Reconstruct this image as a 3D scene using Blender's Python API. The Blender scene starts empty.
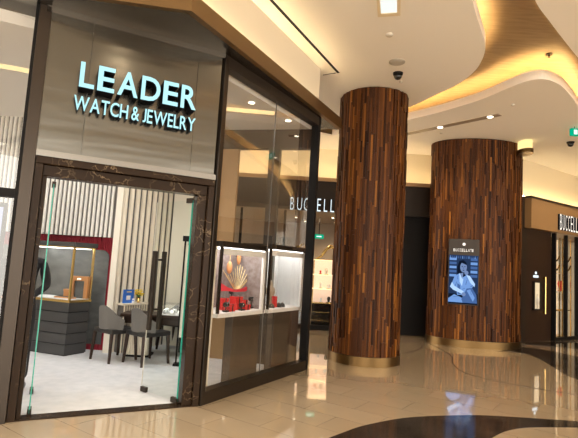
import bpy, bmesh, math, random
from math import sin, cos, pi
from mathutils import Vector, Matrix
from mathutils.geometry import tessellate_polygon
random.seed(7)
S = bpy.context.scene
COL = S.collection

# ------------------------------------------------------------------ camera
F, ROLL, PITCH, EYE = 470.0, .06, math.atan(46/470.0), 1.55
RM = Matrix.Rotation(pi/2+PITCH, 4, 'X') @ Matrix.Rotation(ROLL, 4, 'Z')
cd = bpy.data.cameras.new('camera'); cam = bpy.data.objects.new('camera', cd); COL.objects.link(cam)
cd.sensor_width = 36; cd.lens = F/578*36; cd.clip_end = 200
cam.matrix_world = Matrix.Translation((0, 0, EYE)) @ RM
S.camera = cam
def ray(u, v): return RM.to_3x3() @ Vector(((u-289)/F, -(v-219)/F, -1))
def fz(u, v, z=0.0):                     # the point seen at a pixel on the level z
    d = ray(u, v); return Vector((0, 0, EYE)) + d*((z-EYE)/d.z)
def pl(u, v, p0, p1):                    # the point seen at a pixel on an upright plane through p0, p1
    d = ray(u, v); n = Vector((-(p1[1]-p0[1]), p1[0]-p0[0], 0))
    t = (n.x*p0[0]+n.y*p0[1])/(n.x*d.x+n.y*d.y); return Vector((0, 0, EYE)) + d*t

# ------------------------------------------------------------------ materials
MATS = {}
def mat(name, col, rough=.5, metal=0., spec=.5, emit=None, es=0., coat=0., bump=None, noise=None, trans=0.):
    m = bpy.data.materials.new(name); m.use_nodes = True; nt = m.node_tree
    b = nt.nodes['Principled BSDF']
    b.inputs['Base Color'].default_value = (*col, 1); b.inputs['Roughness'].default_value = rough
    b.inputs['Metallic'].default_value = metal; b.inputs['Specular IOR Level'].default_value = spec
    if coat: b.inputs['Coat Weight'].default_value = coat; b.inputs['Coat Roughness'].default_value = .02
    if emit: b.inputs['Emission Color'].default_value = (*emit, 1); b.inputs['Emission Strength'].default_value = es
    tc = nt.nodes.new('ShaderNodeTexCoord')
    if noise:                            # (scale, second colour, detail, stretch)
        sc, c2, det, st = noise
        mp = nt.nodes.new('ShaderNodeMapping'); mp.inputs['Scale'].default_value = st
        nz = nt.nodes.new('ShaderNodeTexNoise'); nz.inputs['Scale'].default_value = sc; nz.inputs['Detail'].default_value = det
        rp = nt.nodes.new('ShaderNodeValToRGB'); rp.color_ramp.elements[0].color = (*col, 1); rp.color_ramp.elements[1].color = (*c2, 1)
        rp.color_ramp.elements[0].position = .35; rp.color_ramp.elements[1].position = .68
        nt.links.new(tc.outputs['Object'], mp.inputs['Vector']); nt.links.new(mp.outputs[0], nz.inputs['Vector'])
        nt.links.new(nz.outputs['Fac'], rp.inputs['Fac']); nt.links.new(rp.outputs[0], b.inputs['Base Color'])
    if bump:                             # (scale, strength, stretch)
        sc, stn, st = bump
        mp = nt.nodes.new('ShaderNodeMapping'); mp.inputs['Scale'].default_value = st
        nz = nt.nodes.new('ShaderNodeTexNoise'); nz.inputs['Scale'].default_value = sc
        bp = nt.nodes.new('ShaderNodeBump'); bp.inputs['Strength'].default_value = stn; bp.inputs['Distance'].default_value = .05
        nt.links.new(tc.outputs['Object'], mp.inputs['Vector']); nt.links.new(mp.outputs[0], nz.inputs['Vector'])
        nt.links.new(nz.outputs['Fac'], bp.inputs['Height']); nt.links.new(bp.outputs[0], b.inputs['Normal'])
    MATS[name] = m; return m
def emis(name, col, st):
    m = bpy.data.materials.new(name); m.use_nodes = True; nt = m.node_tree; nt.nodes.clear()
    o = nt.nodes.new('ShaderNodeOutputMaterial'); e = nt.nodes.new('ShaderNodeEmission')
    e.inputs[0].default_value = (*col, 1); e.inputs[1].default_value = st; nt.links.new(e.outputs[0], o.inputs[0])
    MATS[name] = m; return m
def glass(name, tint, k=1.8, base=.03):
    m = bpy.data.materials.new(name); m.use_nodes = True; nt = m.node_tree; nt.nodes.clear(); N = nt.nodes.new
    o = N('ShaderNodeOutputMaterial'); t = N('ShaderNodeBsdfTransparent'); t.inputs[0].default_value = (*tint, 1)
    g = N('ShaderNodeBsdfGlossy'); g.inputs['Roughness'].default_value = .0
    fr = N('ShaderNodeFresnel'); fr.inputs[0].default_value = 1.5
    ma = N('ShaderNodeMath'); ma.operation = 'MULTIPLY_ADD'; ma.inputs[1].default_value = k; ma.inputs[2].default_value = base; ma.use_clamp = True
    geo = N('ShaderNodeNewGeometry'); inv = N('ShaderNodeMath'); inv.operation = 'SUBTRACT'; inv.inputs[0].default_value = 1
    mu = N('ShaderNodeMath'); mu.operation = 'MULTIPLY'
    mx = N('ShaderNodeMixShader'); L = nt.links.new
    L(geo.outputs['Backfacing'], inv.inputs[1]); L(fr.outputs[0], ma.inputs[0]); L(ma.outputs[0], mu.inputs[0]); L(inv.outputs[0], mu.inputs[1])
    L(mu.outputs[0], mx.inputs[0]); L(t.outputs[0], mx.inputs[1]); L(g.outputs[0], mx.inputs[2]); L(mx.outputs[0], o.inputs[0])
    MATS[name] = m; return m

mat('ceiling_paint', (.92, .87, .78), .85)
mat('bulkhead_paint', (.78, .68, .52), .8)
mat('band_paint', (.82, .70, .48), .8)
mat('gold_ceiling', (.36, .27, .175), .5, 0, noise=(3, (.27, .20, .125), 5, (1, 7, 1)))
mat('bronze', (.052, .041, .033), .3, .8, spec=.3)
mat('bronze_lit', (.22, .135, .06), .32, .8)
mat('dark_bronze', (.035, .026, .020), .35, .3, spec=.25)
mat('black_metal', (.009, .008, .008), .5, 0, spec=.12)
mat('steel', (.155, .148, .132), .2, 1.0, bump=(1.3, .16, (.35, .35, 3.4)))
mat('steel_plain', (.22, .205, .185), .25, 1.0)
mat('dark_fascia', (.026, .018, .013), .45, 0, spec=.2)
mat('brown_fascia', (.36, .215, .095), .45, .1)
mat('brass', (.62, .43, .16), .25, 1.0)
mat('gold_ring', (.15, .090, .036), .36, 1.0)
mat('carpet', (.66, .66, .67), .95, noise=(9, (.58, .59, .60), 4, (1, 1, 1)))
mat('rib_white', (.80, .78, .73), .5)
mat('rib_cream', (.78, .71, .58), .5)
mat('cream_panel', (.80, .75, .64), .6)
mat('rib_gap', (.12, .11, .10), .6)
mat('red_wall', (.33, .012, .03), .6)
mat('grey_panel', (.075, .08, .077), .4, noise=(4, (.13, .135, .13), 6, (1, 1, 2)))
mat('shop_ceiling', (.74, .72, .69), .7)
mat('showcase_base', (.045, .045, .046), .4, noise=(2, (.055, .055, .056), 2, (1, 1, 1)))
mat('white_board', (.82, .82, .82), .5)
mat('wood_orange', (.55, .24, .07), .4)
mat('wood_dark', (.035, .019, .012), .38, spec=.25)
mat('plinth_wood', (.060, .042, .030), .35, noise=(3, (.045, .032, .022), 4, (6, 6, .4)))
mat('chair_grey', (.15, .142, .13), .8)
mat('black_leather', (.02, .018, .017), .5)
mat('black_cloth', (.012, .012, .014), .9)
mat('skin', (.55, .34, .24), .5)
mat('hair', (.012, .01, .01), .5)
mat('shoe', (.10, .10, .11), .4)
mat('blue_sign', (.03, .15, .60), .4)
mat('yellow_petal', (.85, .62, .06), .6)
mat('leaf_green', (.10, .25, .05), .6)
mat('silver', (.80, .80, .80), .2, 1.0)
mat('red_box', (.62, .03, .03), .45)
mat('red_ribbon', (.70, .04, .06), .5)
mat('gold_thread', (.75, .58, .28), .4, .5)
mat('orange_deco', (.62, .27, .11), .5)
mat('translucent_print', (.30, .26, .25), .6, noise=(16, (.20, .15, .14), 6, (1, 1, 1)))
mat('grey_veil', (.62, .62, .62), .8, noise=(30, (.54, .54, .55), 3, (5, 5, .2)))
mat('pink_shelf', (.80, .62, .52), .5, emit=(1, .72, .55), es=.35)
mat('shelf_light', (.85, .72, .5), .5, emit=(1, .72, .42), es=.9)
mat('green_glass_edge', (.03, .34, .26), .15, emit=None)
mat('plastic_white', (.75, .72, .66), .5)
mat('detector_beige', (.62, .56, .47), .8)
mat('plastic_grey', (.13, .12, .11), .5, spec=.1)
mat('speaker_grey', (.52, .48, .41), .6)
mat('black_gloss', (.01, .01, .01), .12)
mat('letter_side', (.010, .010, .013), .7, spec=.05)
mat('inlay_line', (.05, .04, .035), .15)
mat('black_marble', (.020, .015, .012), .09, spec=.35, noise=(2.6, (.060, .048, .040), 9, (1, 1, 1)))
mat('warm_stone', (.30, .23, .16), .35)
emis('leader_face', (.52, .93, 1.0), .84)
emis('buc_face', (.82, .95, 1.0), 1.0)
emis('buc_warm', (1.0, .90, .78), 1.1)
emis('led_warm', (1.0, .66, .27), 34)
emis('led_band', (1.0, .72, .38), 26)
emis('led_shop', (1.0, .72, .36), 1.1)
emis('led_beam', (1.0, .74, .40), 62)
emis('downlight_face', (1.0, .87, .66), 6)
emis('vitrine_light', (1.0, .96, .90), 5.5)
emis('lightbox', (.60, .66, .95), .55)
emis('recess_glow', (.95, 1, .94), .75)
emis('cove_glow', (1, .70, .28), 1.1)
emis('exit_green', (.0, .42, .22), .8)
emis('exit_white', (.9, 1, .95), 1.0)
emis('niche_glow', (1, .78, .48), .7)
glass('window_glass', (.90, .89, .87), 2.2, .05)
glass('clear_glass', (.93, .97, .95), 1.2, .015)
glass('case_glass', (.96, .97, .97), 1.0, .01)

def marble_dark():
    m = mat('dark_marble', (.035, .024, .018), .22, spec=.08); nt = m.node_tree; b = nt.nodes['Principled BSDF']; N = nt.nodes.new; L = nt.links.new
    tc = N('ShaderNodeTexCoord'); wz = N('ShaderNodeTexNoise'); wz.inputs['Scale'].default_value = 4; wz.inputs['Detail'].default_value = 8
    mx = N('ShaderNodeMixRGB'); mx.inputs[0].default_value = .3
    vo = N('ShaderNodeTexVoronoi'); vo.feature = 'DISTANCE_TO_EDGE'; vo.inputs['Scale'].default_value = 8.5
    n2 = N('ShaderNodeTexNoise'); n2.inputs['Scale'].default_value = 3.2; n2.inputs['Detail'].default_value = 3
    r1 = N('ShaderNodeValToRGB'); r1.color_ramp.elements[0].color = (1, 1, 1, 1); r1.color_ramp.elements[1].color = (0, 0, 0, 1); r1.color_ramp.elements[1].position = .030
    r2 = N('ShaderNodeValToRGB'); r2.color_ramp.elements[0].position = .46; r2.color_ramp.elements[1].position = .62
    mu = N('ShaderNodeMath'); mu.operation = 'MULTIPLY'
    cm = N('ShaderNodeMixRGB'); cm.inputs[1].default_value = (.030, .018, .011, 1); cm.inputs[2].default_value = (.21, .15, .09, 1)
    L(tc.outputs['Object'], wz.inputs['Vector']); L(tc.outputs['Object'], mx.inputs[1]); L(wz.outputs['Color'], mx.inputs[2]); L(mx.outputs[0], vo.inputs['Vector'])
    L(tc.outputs['Object'], n2.inputs['Vector']); L(vo.outputs['Distance'], r1.inputs[0]); L(n2.outputs['Fac'], r2.inputs[0])
    L(r1.outputs[0], mu.inputs[0]); L(r2.outputs[0], mu.inputs[1]); L(mu.outputs[0], cm.inputs[0]); L(cm.outputs[0], b.inputs['Base Color'])
marble_dark()
def floor_mat(name='floor_tiles', ang=.62):
    m = mat(name, (.6, .5, .36), .05, spec=.7, coat=1.0); nt = m.node_tree; b = nt.nodes['Principled BSDF']; N = nt.nodes.new; L = nt.links.new
    tc = N('ShaderNodeTexCoord'); mp = N('ShaderNodeMapping'); mp.inputs['Rotation'].default_value = (0, 0, ang)
    br = N('ShaderNodeTexBrick'); br.inputs['Scale'].default_value = 1; br.inputs['Mortar Size'].default_value = .003; br.inputs['Mortar Smooth'].default_value = .3
    br.inputs['Brick Width'].default_value = .8; br.inputs['Row Height'].default_value = .4; br.inputs['Bias'].default_value = 0
    br.inputs['Color1'].default_value = (.54, .44, .32, 1); br.inputs['Color2'].default_value = (.50, .405, .29, 1); br.inputs['Mortar'].default_value = (.29, .225, .15, 1)
    nz = N('ShaderNodeTexNoise'); nz.inputs['Scale'].default_value = 2.2; nz.inputs['Detail'].default_value = 7
    rp = N('ShaderNodeValToRGB'); rp.color_ramp.elements[0].color = (.86, .84, .80, 1); rp.color_ramp.elements[1].color = (1.06, 1.04, 1.0, 1)
    mu = N('ShaderNodeMixRGB'); mu.blend_type = 'MULTIPLY'; mu.inputs[0].default_value = 1
    L(tc.outputs['Object'], mp.inputs['Vector']); L(mp.outputs[0], br.inputs['Vector']); L(tc.outputs['Object'], nz.inputs['Vector']); L(nz.outputs['Fac'], rp.inputs[0])
    L(br.outputs['Color'], mu.inputs[1]); L(rp.outputs[0], mu.inputs[2]); L(mu.outputs[0], b.inputs['Base Color'])
floor_mat()
def strip_wood():
    m = mat('strip_wood', (.1, .05, .02), .45, spec=.14); nt = m.node_tree; b = nt.nodes['Principled BSDF']; N = nt.nodes.new; L = nt.links.new
    at = N('ShaderNodeAttribute'); at.attribute_name = 'tint'
    rp = N('ShaderNodeValToRGB'); e = rp.color_ramp.elements
    e[0].color = (.024, .008, .003, 1); e[0].position = 0; e[1].color = (.34, .135, .026, 1); e[1].position = 1
    x = e.new(.45); x.color = (.085, .029, .009, 1); x = e.new(.8); x.color = (.175, .064, .014, 1)
    tc = N('ShaderNodeTexCoord'); mp = N('ShaderNodeMapping'); mp.inputs['Scale'].default_value = (9, 9, .7)
    nz = N('ShaderNodeTexNoise'); nz.inputs['Scale'].default_value = 6; nz.inputs['Detail'].default_value = 5
    r2 = N('ShaderNodeValToRGB'); r2.color_ramp.elements[0].color = (.65, .62, .6, 1); r2.color_ramp.elements[1].color = (1.15, 1.15, 1.15, 1)
    mu = N('ShaderNodeMixRGB'); mu.blend_type = 'MULTIPLY'; mu.inputs[0].default_value = 1
    L(at.outputs['Fac'], rp.inputs[0]); L(tc.outputs['Object'], mp.inputs[0]); L(mp.outputs[0], nz.inputs['Vector']); L(nz.outputs['Fac'], r2.inputs[0])
    L(rp.outputs[0], mu.inputs[1]); L(r2.outputs[0], mu.inputs[2]); L(mu.outputs[0], b.inputs['Base Color'])
strip_wood()

# ------------------------------------------------------------------ mesh helpers
class Fr:                                # a plan frame: x along, y away from the viewer, z up
    def __init__(s, o, d, z=0):
        s.o = Vector((o[0], o[1], z)); s.x = Vector((d[0], d[1], 0)).normalized(); s.y = Vector((-s.x.y, s.x.x, 0))
    def __call__(s, x, y, z=0): return s.o + s.x*x + s.y*y + Vector((0, 0, z))
    def inv(s, p): d = Vector(p)-s.o; return Vector((d.dot(s.x), d.dot(s.y), d.z))
W0 = Fr((0, 0), (1, 0))
class MB:
    def __init__(s): s.v = []; s.f = []; s.m = []; s.t = []
    def poly(s, pts, mi=0, t=0.):
        n = len(s.v); s.v += [Vector(p) for p in pts]; s.f.append(list(range(n, n+len(pts)))); s.m.append(mi); s.t.append(t); return s
    def box(s, fr, x0, x1, y0, y1, z0, z1, mi=0, t=0.):
        n = len(s.v)
        for z in (z0, z1):
            for x, y in ((x0, y0), (x1, y0), (x1, y1), (x0, y1)): s.v.append(fr(x, y, z))
        for q in ((0, 3, 2, 1), (4, 5, 6, 7), (0, 1, 5, 4), (1, 2, 6, 5), (2, 3, 7, 6), (3, 0, 4, 7)):
            s.f.append([n+i for i in q]); s.m.append(mi); s.t.append(t)
        return s
    def prism(s, pts, z0, z1, mi=0, side=None, cap0=True, cap1=True):   # plan polygon, any shape
        P = [Vector((p[0], p[1], 0)) for p in pts]
        area = sum(P[i].x*P[i-1].y-P[i-1].x*P[i].y for i in range(len(P)))
        if area > 0: P.reverse()
        n = len(P); k = len(s.v)
        s.v += [Vector((p.x, p.y, z0)) for p in P] + [Vector((p.x, p.y, z1)) for p in P]
        for tr in tessellate_polygon([P]):
            a, b, c = tr
            if (P[b]-P[a]).cross(P[c]-P[a]).z < 0: b, c = c, b
            if cap1: s.f.append([k+n+a, k+n+b, k+n+c]); s.m.append(mi); s.t.append(0.)
            if cap0: s.f.append([k+a, k+c, k+b]); s.m.append(mi); s.t.append(0.)
        for i in range(n):
            j = (i+1) % n; s.f.append([k+i, k+j, k+n+j, k+n+i]); s.m.append(mi if side is None else side); s.t.append(0.)
        return s
    def tube(s, pts, r, seg=8, mi=0, caps=True):
        pts = [Vector(p) for p in pts]; R = r if isinstance(r, (list, tuple)) else [r]*len(pts); k = len(s.v); n = len(pts)
        for i, p in enumerate(pts):
            d = (pts[min(i+1, n-1)]-pts[max(i-1, 0)]).normalized()
            a = d.orthogonal().normalized() if i == 0 else (a - d*a.dot(d)).normalized()
            b = d.cross(a)
            for j in range(seg): s.v.append(p + (a*cos(2*pi*j/seg)+b*sin(2*pi*j/seg))*R[i])
        for i in range(n-1):
            for j in range(seg):
                q = (j+1) % seg; s.f.append([k+i*seg+j, k+i*seg+q, k+(i+1)*seg+q, k+(i+1)*seg+j]); s.m.append(mi); s.t.append(0.)
        if caps:
            s.f.append([k+j for j in range(seg)][::-1]); s.f.append([k+(n-1)*seg+j for j in range(seg)]); s.m += [mi, mi]; s.t += [0., 0.]
        return s
    def lathe(s, c, prof, seg=16, mi=0):  # profile of (radius, z) upwards
        k = len(s.v); n = len(prof)
        for r, z in prof:
            for j in range(seg): s.v.append(Vector((c[0]+r*cos(2*pi*j/seg), c[1]+r*sin(2*pi*j/seg), c[2]+z)))
        for i in range(n-1):
            for j in range(seg):
                q = (j+1) % seg; s.f.append([k+i*seg+j, k+i*seg+q, k+(i+1)*seg+q, k+(i+1)*seg+j]); s.m.append(mi); s.t.append(0.)
        s.f.append([k+j for j in range(seg)][::-1]); s.f.append([k+(n-1)*seg+j for j in range(seg)]); s.m += [mi, mi]; s.t += [0., 0.]
        return s
    def ball(s, c, rx, ry, rz, seg=10, mi=0):
        m = max(4, seg//2+1)
        k = len(s.v); c = Vector(c)
        for i in range(m+1):
            a = -pi/2+pi*i/m
            for j in range(seg): s.v.append(c+Vector((rx*cos(a)*cos(2*pi*j/seg), ry*cos(a)*sin(2*pi*j/seg), rz*sin(a))))
        for i in range(m):
            for j in range(seg):
                q = (j+1) % seg; s.f.append([k+i*seg+j, k+i*seg+q, k+(i+1)*seg+q, k+(i+1)*seg+j]); s.m.append(mi); s.t.append(0.)
        return s
    def build(s, name, mats, parent=None, bevel=0, smooth=False, tint=False):
        mats = mats if isinstance(mats, (list, tuple)) else [mats]
        if parent is not None: o0 = WL(parent)
        else:
            xs = [v.x for v in s.v]; ys = [v.y for v in s.v]; zs = [v.z for v in s.v]
            o0 = Vector(((min(xs)+max(xs))/2, (min(ys)+max(ys))/2, min(zs)))
        me = bpy.data.meshes.new(name); me.from_pydata([v-o0 for v in s.v], [], s.f)
        for n in mats: me.materials.append(MATS[n])
        me.polygons.foreach_set('material_index', s.m)
        if smooth: me.polygons.foreach_set('use_smooth', [True]*len(s.f))
        if tint:
            at = me.attributes.new('tint', 'FLOAT', 'FACE'); at.data.foreach_set('value', s.t)
        me.update()
        o = bpy.data.objects.new(name, me); COL.objects.link(o)
        if parent is not None: o.parent = parent
        else: o.location = o0
        if bevel:
            b = o.modifiers.new('bevel', 'BEVEL'); b.width = bevel; b.segments = 2; b.limit_method = 'ANGLE'
        return o
def WL(o):
    p = Vector((0, 0, 0))
    while o is not None: p += o.location; o = o.parent
    return p
def tag(o, label=None, cat=None, group=None, kind=None):
    if label: o['label'] = label
    if cat: o['category'] = cat
    if group: o['group'] = group
    if kind: o['kind'] = kind
    return o
def thing(name, loc, label, cat, group=None, rz=0):
    o = bpy.data.objects.new(name, None); COL.objects.link(o); o.location = loc; o.rotation_euler.z = rz; o.empty_display_size = .1
    return tag(o, label, cat, group)
def struct(o, label=None, cat=None): o['kind'] = 'structure'; return tag(o, label, cat)
def sempty(name, loc, label=None):
    o = bpy.data.objects.new(name, None); COL.objects.link(o); o.location = loc; o['kind'] = 'structure'
    if label: o['label'] = label
    return o
def copy_thing(o, loc, rz, label, group=None):
    c = o.copy(); COL.objects.link(c); c.location = loc; c.rotation_euler.z = rz; c['label'] = label
    if group: c['group'] = group
    for ch in list(o.children):
        d = ch.copy(); COL.objects.link(d); d.parent = c
        for g in list(ch.children):
            e = g.copy(); COL.objects.link(e); e.parent = d
    return c
def offset_path(pts, d):                 # shift an open plan path to its left by d
    out = []; n = len(pts)
    for i in range(n):
        a = Vector(pts[max(i-1, 0)]).to_2d(); b = Vector(pts[min(i+1, n-1)]).to_2d(); t = (b-a).normalized()
        out.append((pts[i][0]-t.y*d, pts[i][1]+t.x*d))
    return out
def spline(pts, k=6, closed=False):      # Catmull-Rom through plan points
    P = [Vector((p[0], p[1])) for p in pts]; n = len(P); out = []
    for i in range(n if closed else n-1):
        g = (lambda j: P[j % n]) if closed else (lambda j: P[max(0, min(n-1, j))])
        a, b, c, d = g(i-1), g(i), g(i+1), g(i+2)
        for q in range(k):
            t = q/k; out.append(tuple(.5*((2*b)+(c-a)*t+(2*a-5*b+4*c-d)*t*t+(3*b-a-3*c+d)*t**3)))
    if not closed: out.append(tuple(P[-1]))
    return out
def ribbon_prism(mb, path, w, z0, z1, mi=0):
    L_ = offset_path(path, w/2); R_ = offset_path(path, -w/2)
    for i in range(len(path)-1): mb.prism([L_[i], L_[i+1], R_[i+1], R_[i]], z0, z1, mi)
    return mb
_tc = {}
def text_faces(ch, bold):                # outline triangles of one character, cap height = 1
    if (ch, bold) in _tc: return _tc[ch, bold]
    cu = bpy.data.curves.new('t', 'FONT'); cu.body = ch; cu.size = 1; cu.offset = bold; cu.resolution_u = 4
    ob = bpy.data.objects.new('t', cu); COL.objects.link(ob); bpy.context.view_layer.update()
    dg = bpy.context.evaluated_depsgraph_get(); me = ob.evaluated_get(dg).to_mesh()
    V = [v.co.copy() for v in me.vertices]; Fc = [list(p.vertices) for p in me.polygons]
    ob.evaluated_get(dg).to_mesh_clear(); bpy.data.objects.remove(ob); bpy.data.curves.remove(cu)
    _tc[ch, bold] = (V, Fc); return V, Fc
def letter(ch, fr, x, y0, y1, z, h, w, mats, parent, bold=.0, name='letter', slant=0):
    """one raised letter: its face towards -y of the frame, fitted to width w and height h"""
    V, Fc = text_faces(ch, bold)
    xs = [v.x for v in V]; ys = [v.y for v in V]; ax, bx, ay, by = min(xs), max(xs), min(ys), max(ys)
    P = [((v.x-ax)/(bx-ax)*w+x, (v.y-ay)/(by-ay)*h+z) for v in V]
    mb = MB(); n = len(P)
    mb.v = [fr(p[0], y0, p[1]) for p in P] + [fr(p[0], y1, p[1]) for p in P]
    edges = {}
    for f in Fc:
        a = sum(P[f[i-1]][0]*P[f[i]][1]-P[f[i]][0]*P[f[i-1]][1] for i in range(len(f)))
        f = f if a > 0 else f[::-1]
        mb.f.append(f); mb.m.append(0); mb.f.append([i+n for i in f[::-1]]); mb.m.append(1); mb.t += [0., 0.]
        for i in range(len(f)):
            e = (f[i-1], f[i])
            if (e[1], e[0]) in edges: del edges[(e[1], e[0])]
            else: edges[e] = 1
    for a, b in edges: mb.f.append([b, a, a+n, b+n]); mb.m.append(1); mb.t.append(0.)
    return mb.build(name, mats, parent)
def text_row(txt, widths, gap, fr, x, y0, y1, z, h, total, mats, parent, bold):
    """letters with natural widths scaled so the row is `total` long"""
    ws = []
    for c in txt:
        if c == ' ': ws.append(widths.get(' ', .35)); continue
        V, _ = text_faces(c, bold); hh = max(v.y for v in V)-min(v.y for v in V); ws.append((max(v.x for v in V)-min(v.x for v in V))/.73*widths.get(c, 1))
    k = total/(sum(ws)+gap*(len(txt)-1))
    for c, w in zip(txt, ws):
        if c != ' ': letter(c, fr, x, y0, y1, z, h, w*k, mats, parent, bold)
        x += (w+gap)*k

# ------------------------------------------------------------------ plan of the place
A0 = fz(5, 425); A = fz(20, 421); B = fz(197.6, 406); C = fz(306, 369)
FF = Fr(A, B-A); LF = (B-A).length       # the front with the door
FS = Fr(B, C-B); LS = (C-B).length       # the side with the display window
ZC, ZR = 4.66, 5.06                       # mall ceiling and the raised golden part above its islands
F0 = fz(191.5, 11, 3.9); F1 = fz(341, 129, 3.9)
dF = (F1-F0).normalized(); FE = F1 + dF*.02
FL = F0 + Vector((-.987, -.16, 0)).normalized()*2.5
FY = 11.8                                # the far shop front
R0 = fz(528, 343); R2 = fz(578, 339)
FR_ = Fr(R0, R2-R0)
YB = 7.72                                # back wall inside the shop

# --- floor of the mall with its inlays
mb = MB(); mb.poly([(-9, -8, 0), (16, -8, 0), (16, 18, 0), (-9, 18, 0)]); struct(mb.build('floor', 'floor_tiles'))
def px_path(l, k=5): return spline([fz(*p).to_2d() for p in l], k)
up = px_path([(329, 438), (345, 432), (362.5, 426), (396, 419.2), (419.7, 416.8), (450, 415.6), (482, 415.4), (534, 418.4), (578, 421.4)])
lo = px_path([(578, 427.6), (531, 427.6), (507, 431), (492, 438)])
e = Vector(up[-1]); e2 = Vector(lo[0])
poly = [(-.9, 2.1), (.0, 3.0)] + up + [(e.x+1.6, e.y-.25), (e2.x+1.6, e2.y-.3)] + lo + [(1.15, 3.0), (.9, 2.1)]
struct(MB().prism(poly, -.02, .0025).build('floor_inlay_near', 'black_marble'), 'near black marble band curving across the beige floor')
poly = px_path([(497, 352), (510, 351.5), (531, 355.5), (551.6, 366), (565.5, 374.5), (578, 379.5), (600, 386)]) + px_path([(605, 365), (578, 357), (548, 350.5), (519, 347.5), (497, 352)])[:-1]
struct(MB().prism(poly, -.02, .0025).build('floor_inlay_far', 'black_marble'), 'far black marble band beside the wide column')
poly = [fz(*p).to_2d() for p in ((522, 344.5), (560, 347.2), (600, 351), (600, 344), (560, 342.2), (528, 341.5))]
struct(MB().prism(poly, -.02, .0025).build('floor_threshold', 'black_marble'), 'black stone threshold strip of the right store')
mb = MB(); ribbon_prism(mb, px_path([(428, 343.5), (433.5, 345.7), (445.7, 352), (452, 357), (452.7, 363), (461.3, 371), (482, 378), (517, 385), (544.7, 390), (578, 395), (610, 399)]), .022, -.01, .003)
struct(mb.build('trim_1', 'inlay_line'), 'thin dark inlay line winding over the floor in front of the wide column')
mb = MB(); ribbon_prism(mb, px_path([(402, 340), (412, 341), (419.7, 343.3), (421.4, 347.8), (412.7, 351), (399, 353.7), (385, 356)]), .022, -.01, .003)
struct(mb.build('trim_2', 'inlay_line'), 'thin dark inlay line looping between the two wooden columns')

COVE = .3
# --- ceilings: three flat islands, a golden channel above them
eA = spline([(1.25, -8), (1.3, 0), (1.42, 3.3), (1.62, 4.3), (1.93, 5.05), (2.29, 5.69), (2.53, 6.13), (2.66, 6.59), (2.69, 7.02), (2.62, 7.47), (2.47, 7.86), (2.16, 8.64), (1.6, 9.7), (.9, 10.3)], 5)
eB = spline([(.9, 10.9), (1.6, 10.25), (2.34, 9.36), (2.79, 8.81), (3.25, 8.07), (3.48, 7.46), (3.63, 7.14), (3.84, 7.04), (4.18, 7.22), (4.57, 7.6), (5.03, 8.12), (6.2, 9.5), (8.2, 11.6), (12, 14.5), (16, 17)], 5)
eC = spline([(1.9, -8), (1.95, 0), (2.02, 3.3), (2.25, 4.45), (2.6, 4.98), (3.01, 5.41), (3.46, 5.86), (3.89, 6.28), (5.0, 7.35), (6.6, 8.9), (9, 11), (12.5, 13.6), (16, 15.8)], 5)
PA = eA + [(.3, 10.6), (-9, 10.6), (-9, -8)]
PB = [(-9, 10.6), (.3, 10.6)] + eB + [(16, 18), (-9, 18)]
PC = eC + [(16, -8)]
c = sempty('ceiling', (0, 0, ZC), 'cream mall ceiling of flat curved islands around a golden channel')
for nm, P in (('ceiling_island', PA), ('ceiling_island', PB), ('ceiling_island', PC)):
    MB().prism(P, ZC, ZC+.03).build(nm, 'ceiling_paint', c)
for pth, sgn in ((eA, .015), (eB, .015), (eC, -.015)): ribbon_prism(MB(), offset_path(pth, sgn), .03, ZC+.028, ZC+.15).build('ceiling_lip', 'ceiling_paint', c)
MB().poly([(-9, 18, ZR), (16, 18, ZR), (16, -8, ZR), (-9, -8, ZR)]).build('raised_ceiling', 'gold_ceiling', c)
mb = MB()
for pth, sgn in ((eA, .09), (eB, .09), (eC, -.09)):
    p = offset_path(pth, sgn); 
    ribbon_prism(mb, [q for q in p if q[1] > -3], .04, ZC+.04, ZC+.08)
t = mb.build('cove_light_strip', 'led_warm'); tag(t, 'warm cove light strip hidden along the curved ceiling edges', 'light strip')

# --- the shop front: fascia beam, bulkhead, soffit
bp = [FL.to_2d(), F0.to_2d(), FE.to_2d()]
bi = offset_path(bp, .07)
beam = MB(); beam.prism([*bp, *bi[::-1]], 3.9, 4.085)
struct(beam.build('trim_3', 'bronze_lit'), 'bronze fascia beam running over the shop front')
b0 = offset_path(bp, .10); b1 = offset_path(bp, .2)
endp = (.36, 7.16); d_ = Vector((dF.x, dF.y)); bb = Vector(b0[1])
endo = bb + d_*((Vector(endp)-bb).dot(d_)); endi = endo + Vector((-dF.y, dF.x))*1.4
wb = MB(); wb.prism([b0[0], b0[1], tuple(endo), tuple(endi), (endi.x-.1, endi.y-.1), b1[1], b1[0]], 3.95, ZC)
struct(wb.build('wall_bulkhead', 'bulkhead_paint'), 'cream bulkhead wall above the shop front')
mb = MB(); pth = offset_path(bp, .085); ribbon_prism(mb, [pth[0], pth[1]], .02, 4.06, 4.07); ribbon_prism(mb, [pth[1], tuple(endo)], .02, 4.06, 4.07)
tag(mb.build('fascia_light_strip', 'led_beam'), 'warm light strip on top of the bronze fascia beam', 'light strip')
so = MB(); so.prism([bi[0], bi[1], bi[2], (C+FS.y*.5+FS.x*.3).to_2d(), (C+FS.y*.5).to_2d(), FS(-.2, .5).to_2d(), FF(-1.2, .3).to_2d()], 3.9, 3.93)
struct(so.build('wall_soffit', 'steel_plain'), 'metal soffit under the fascia beam')

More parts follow.
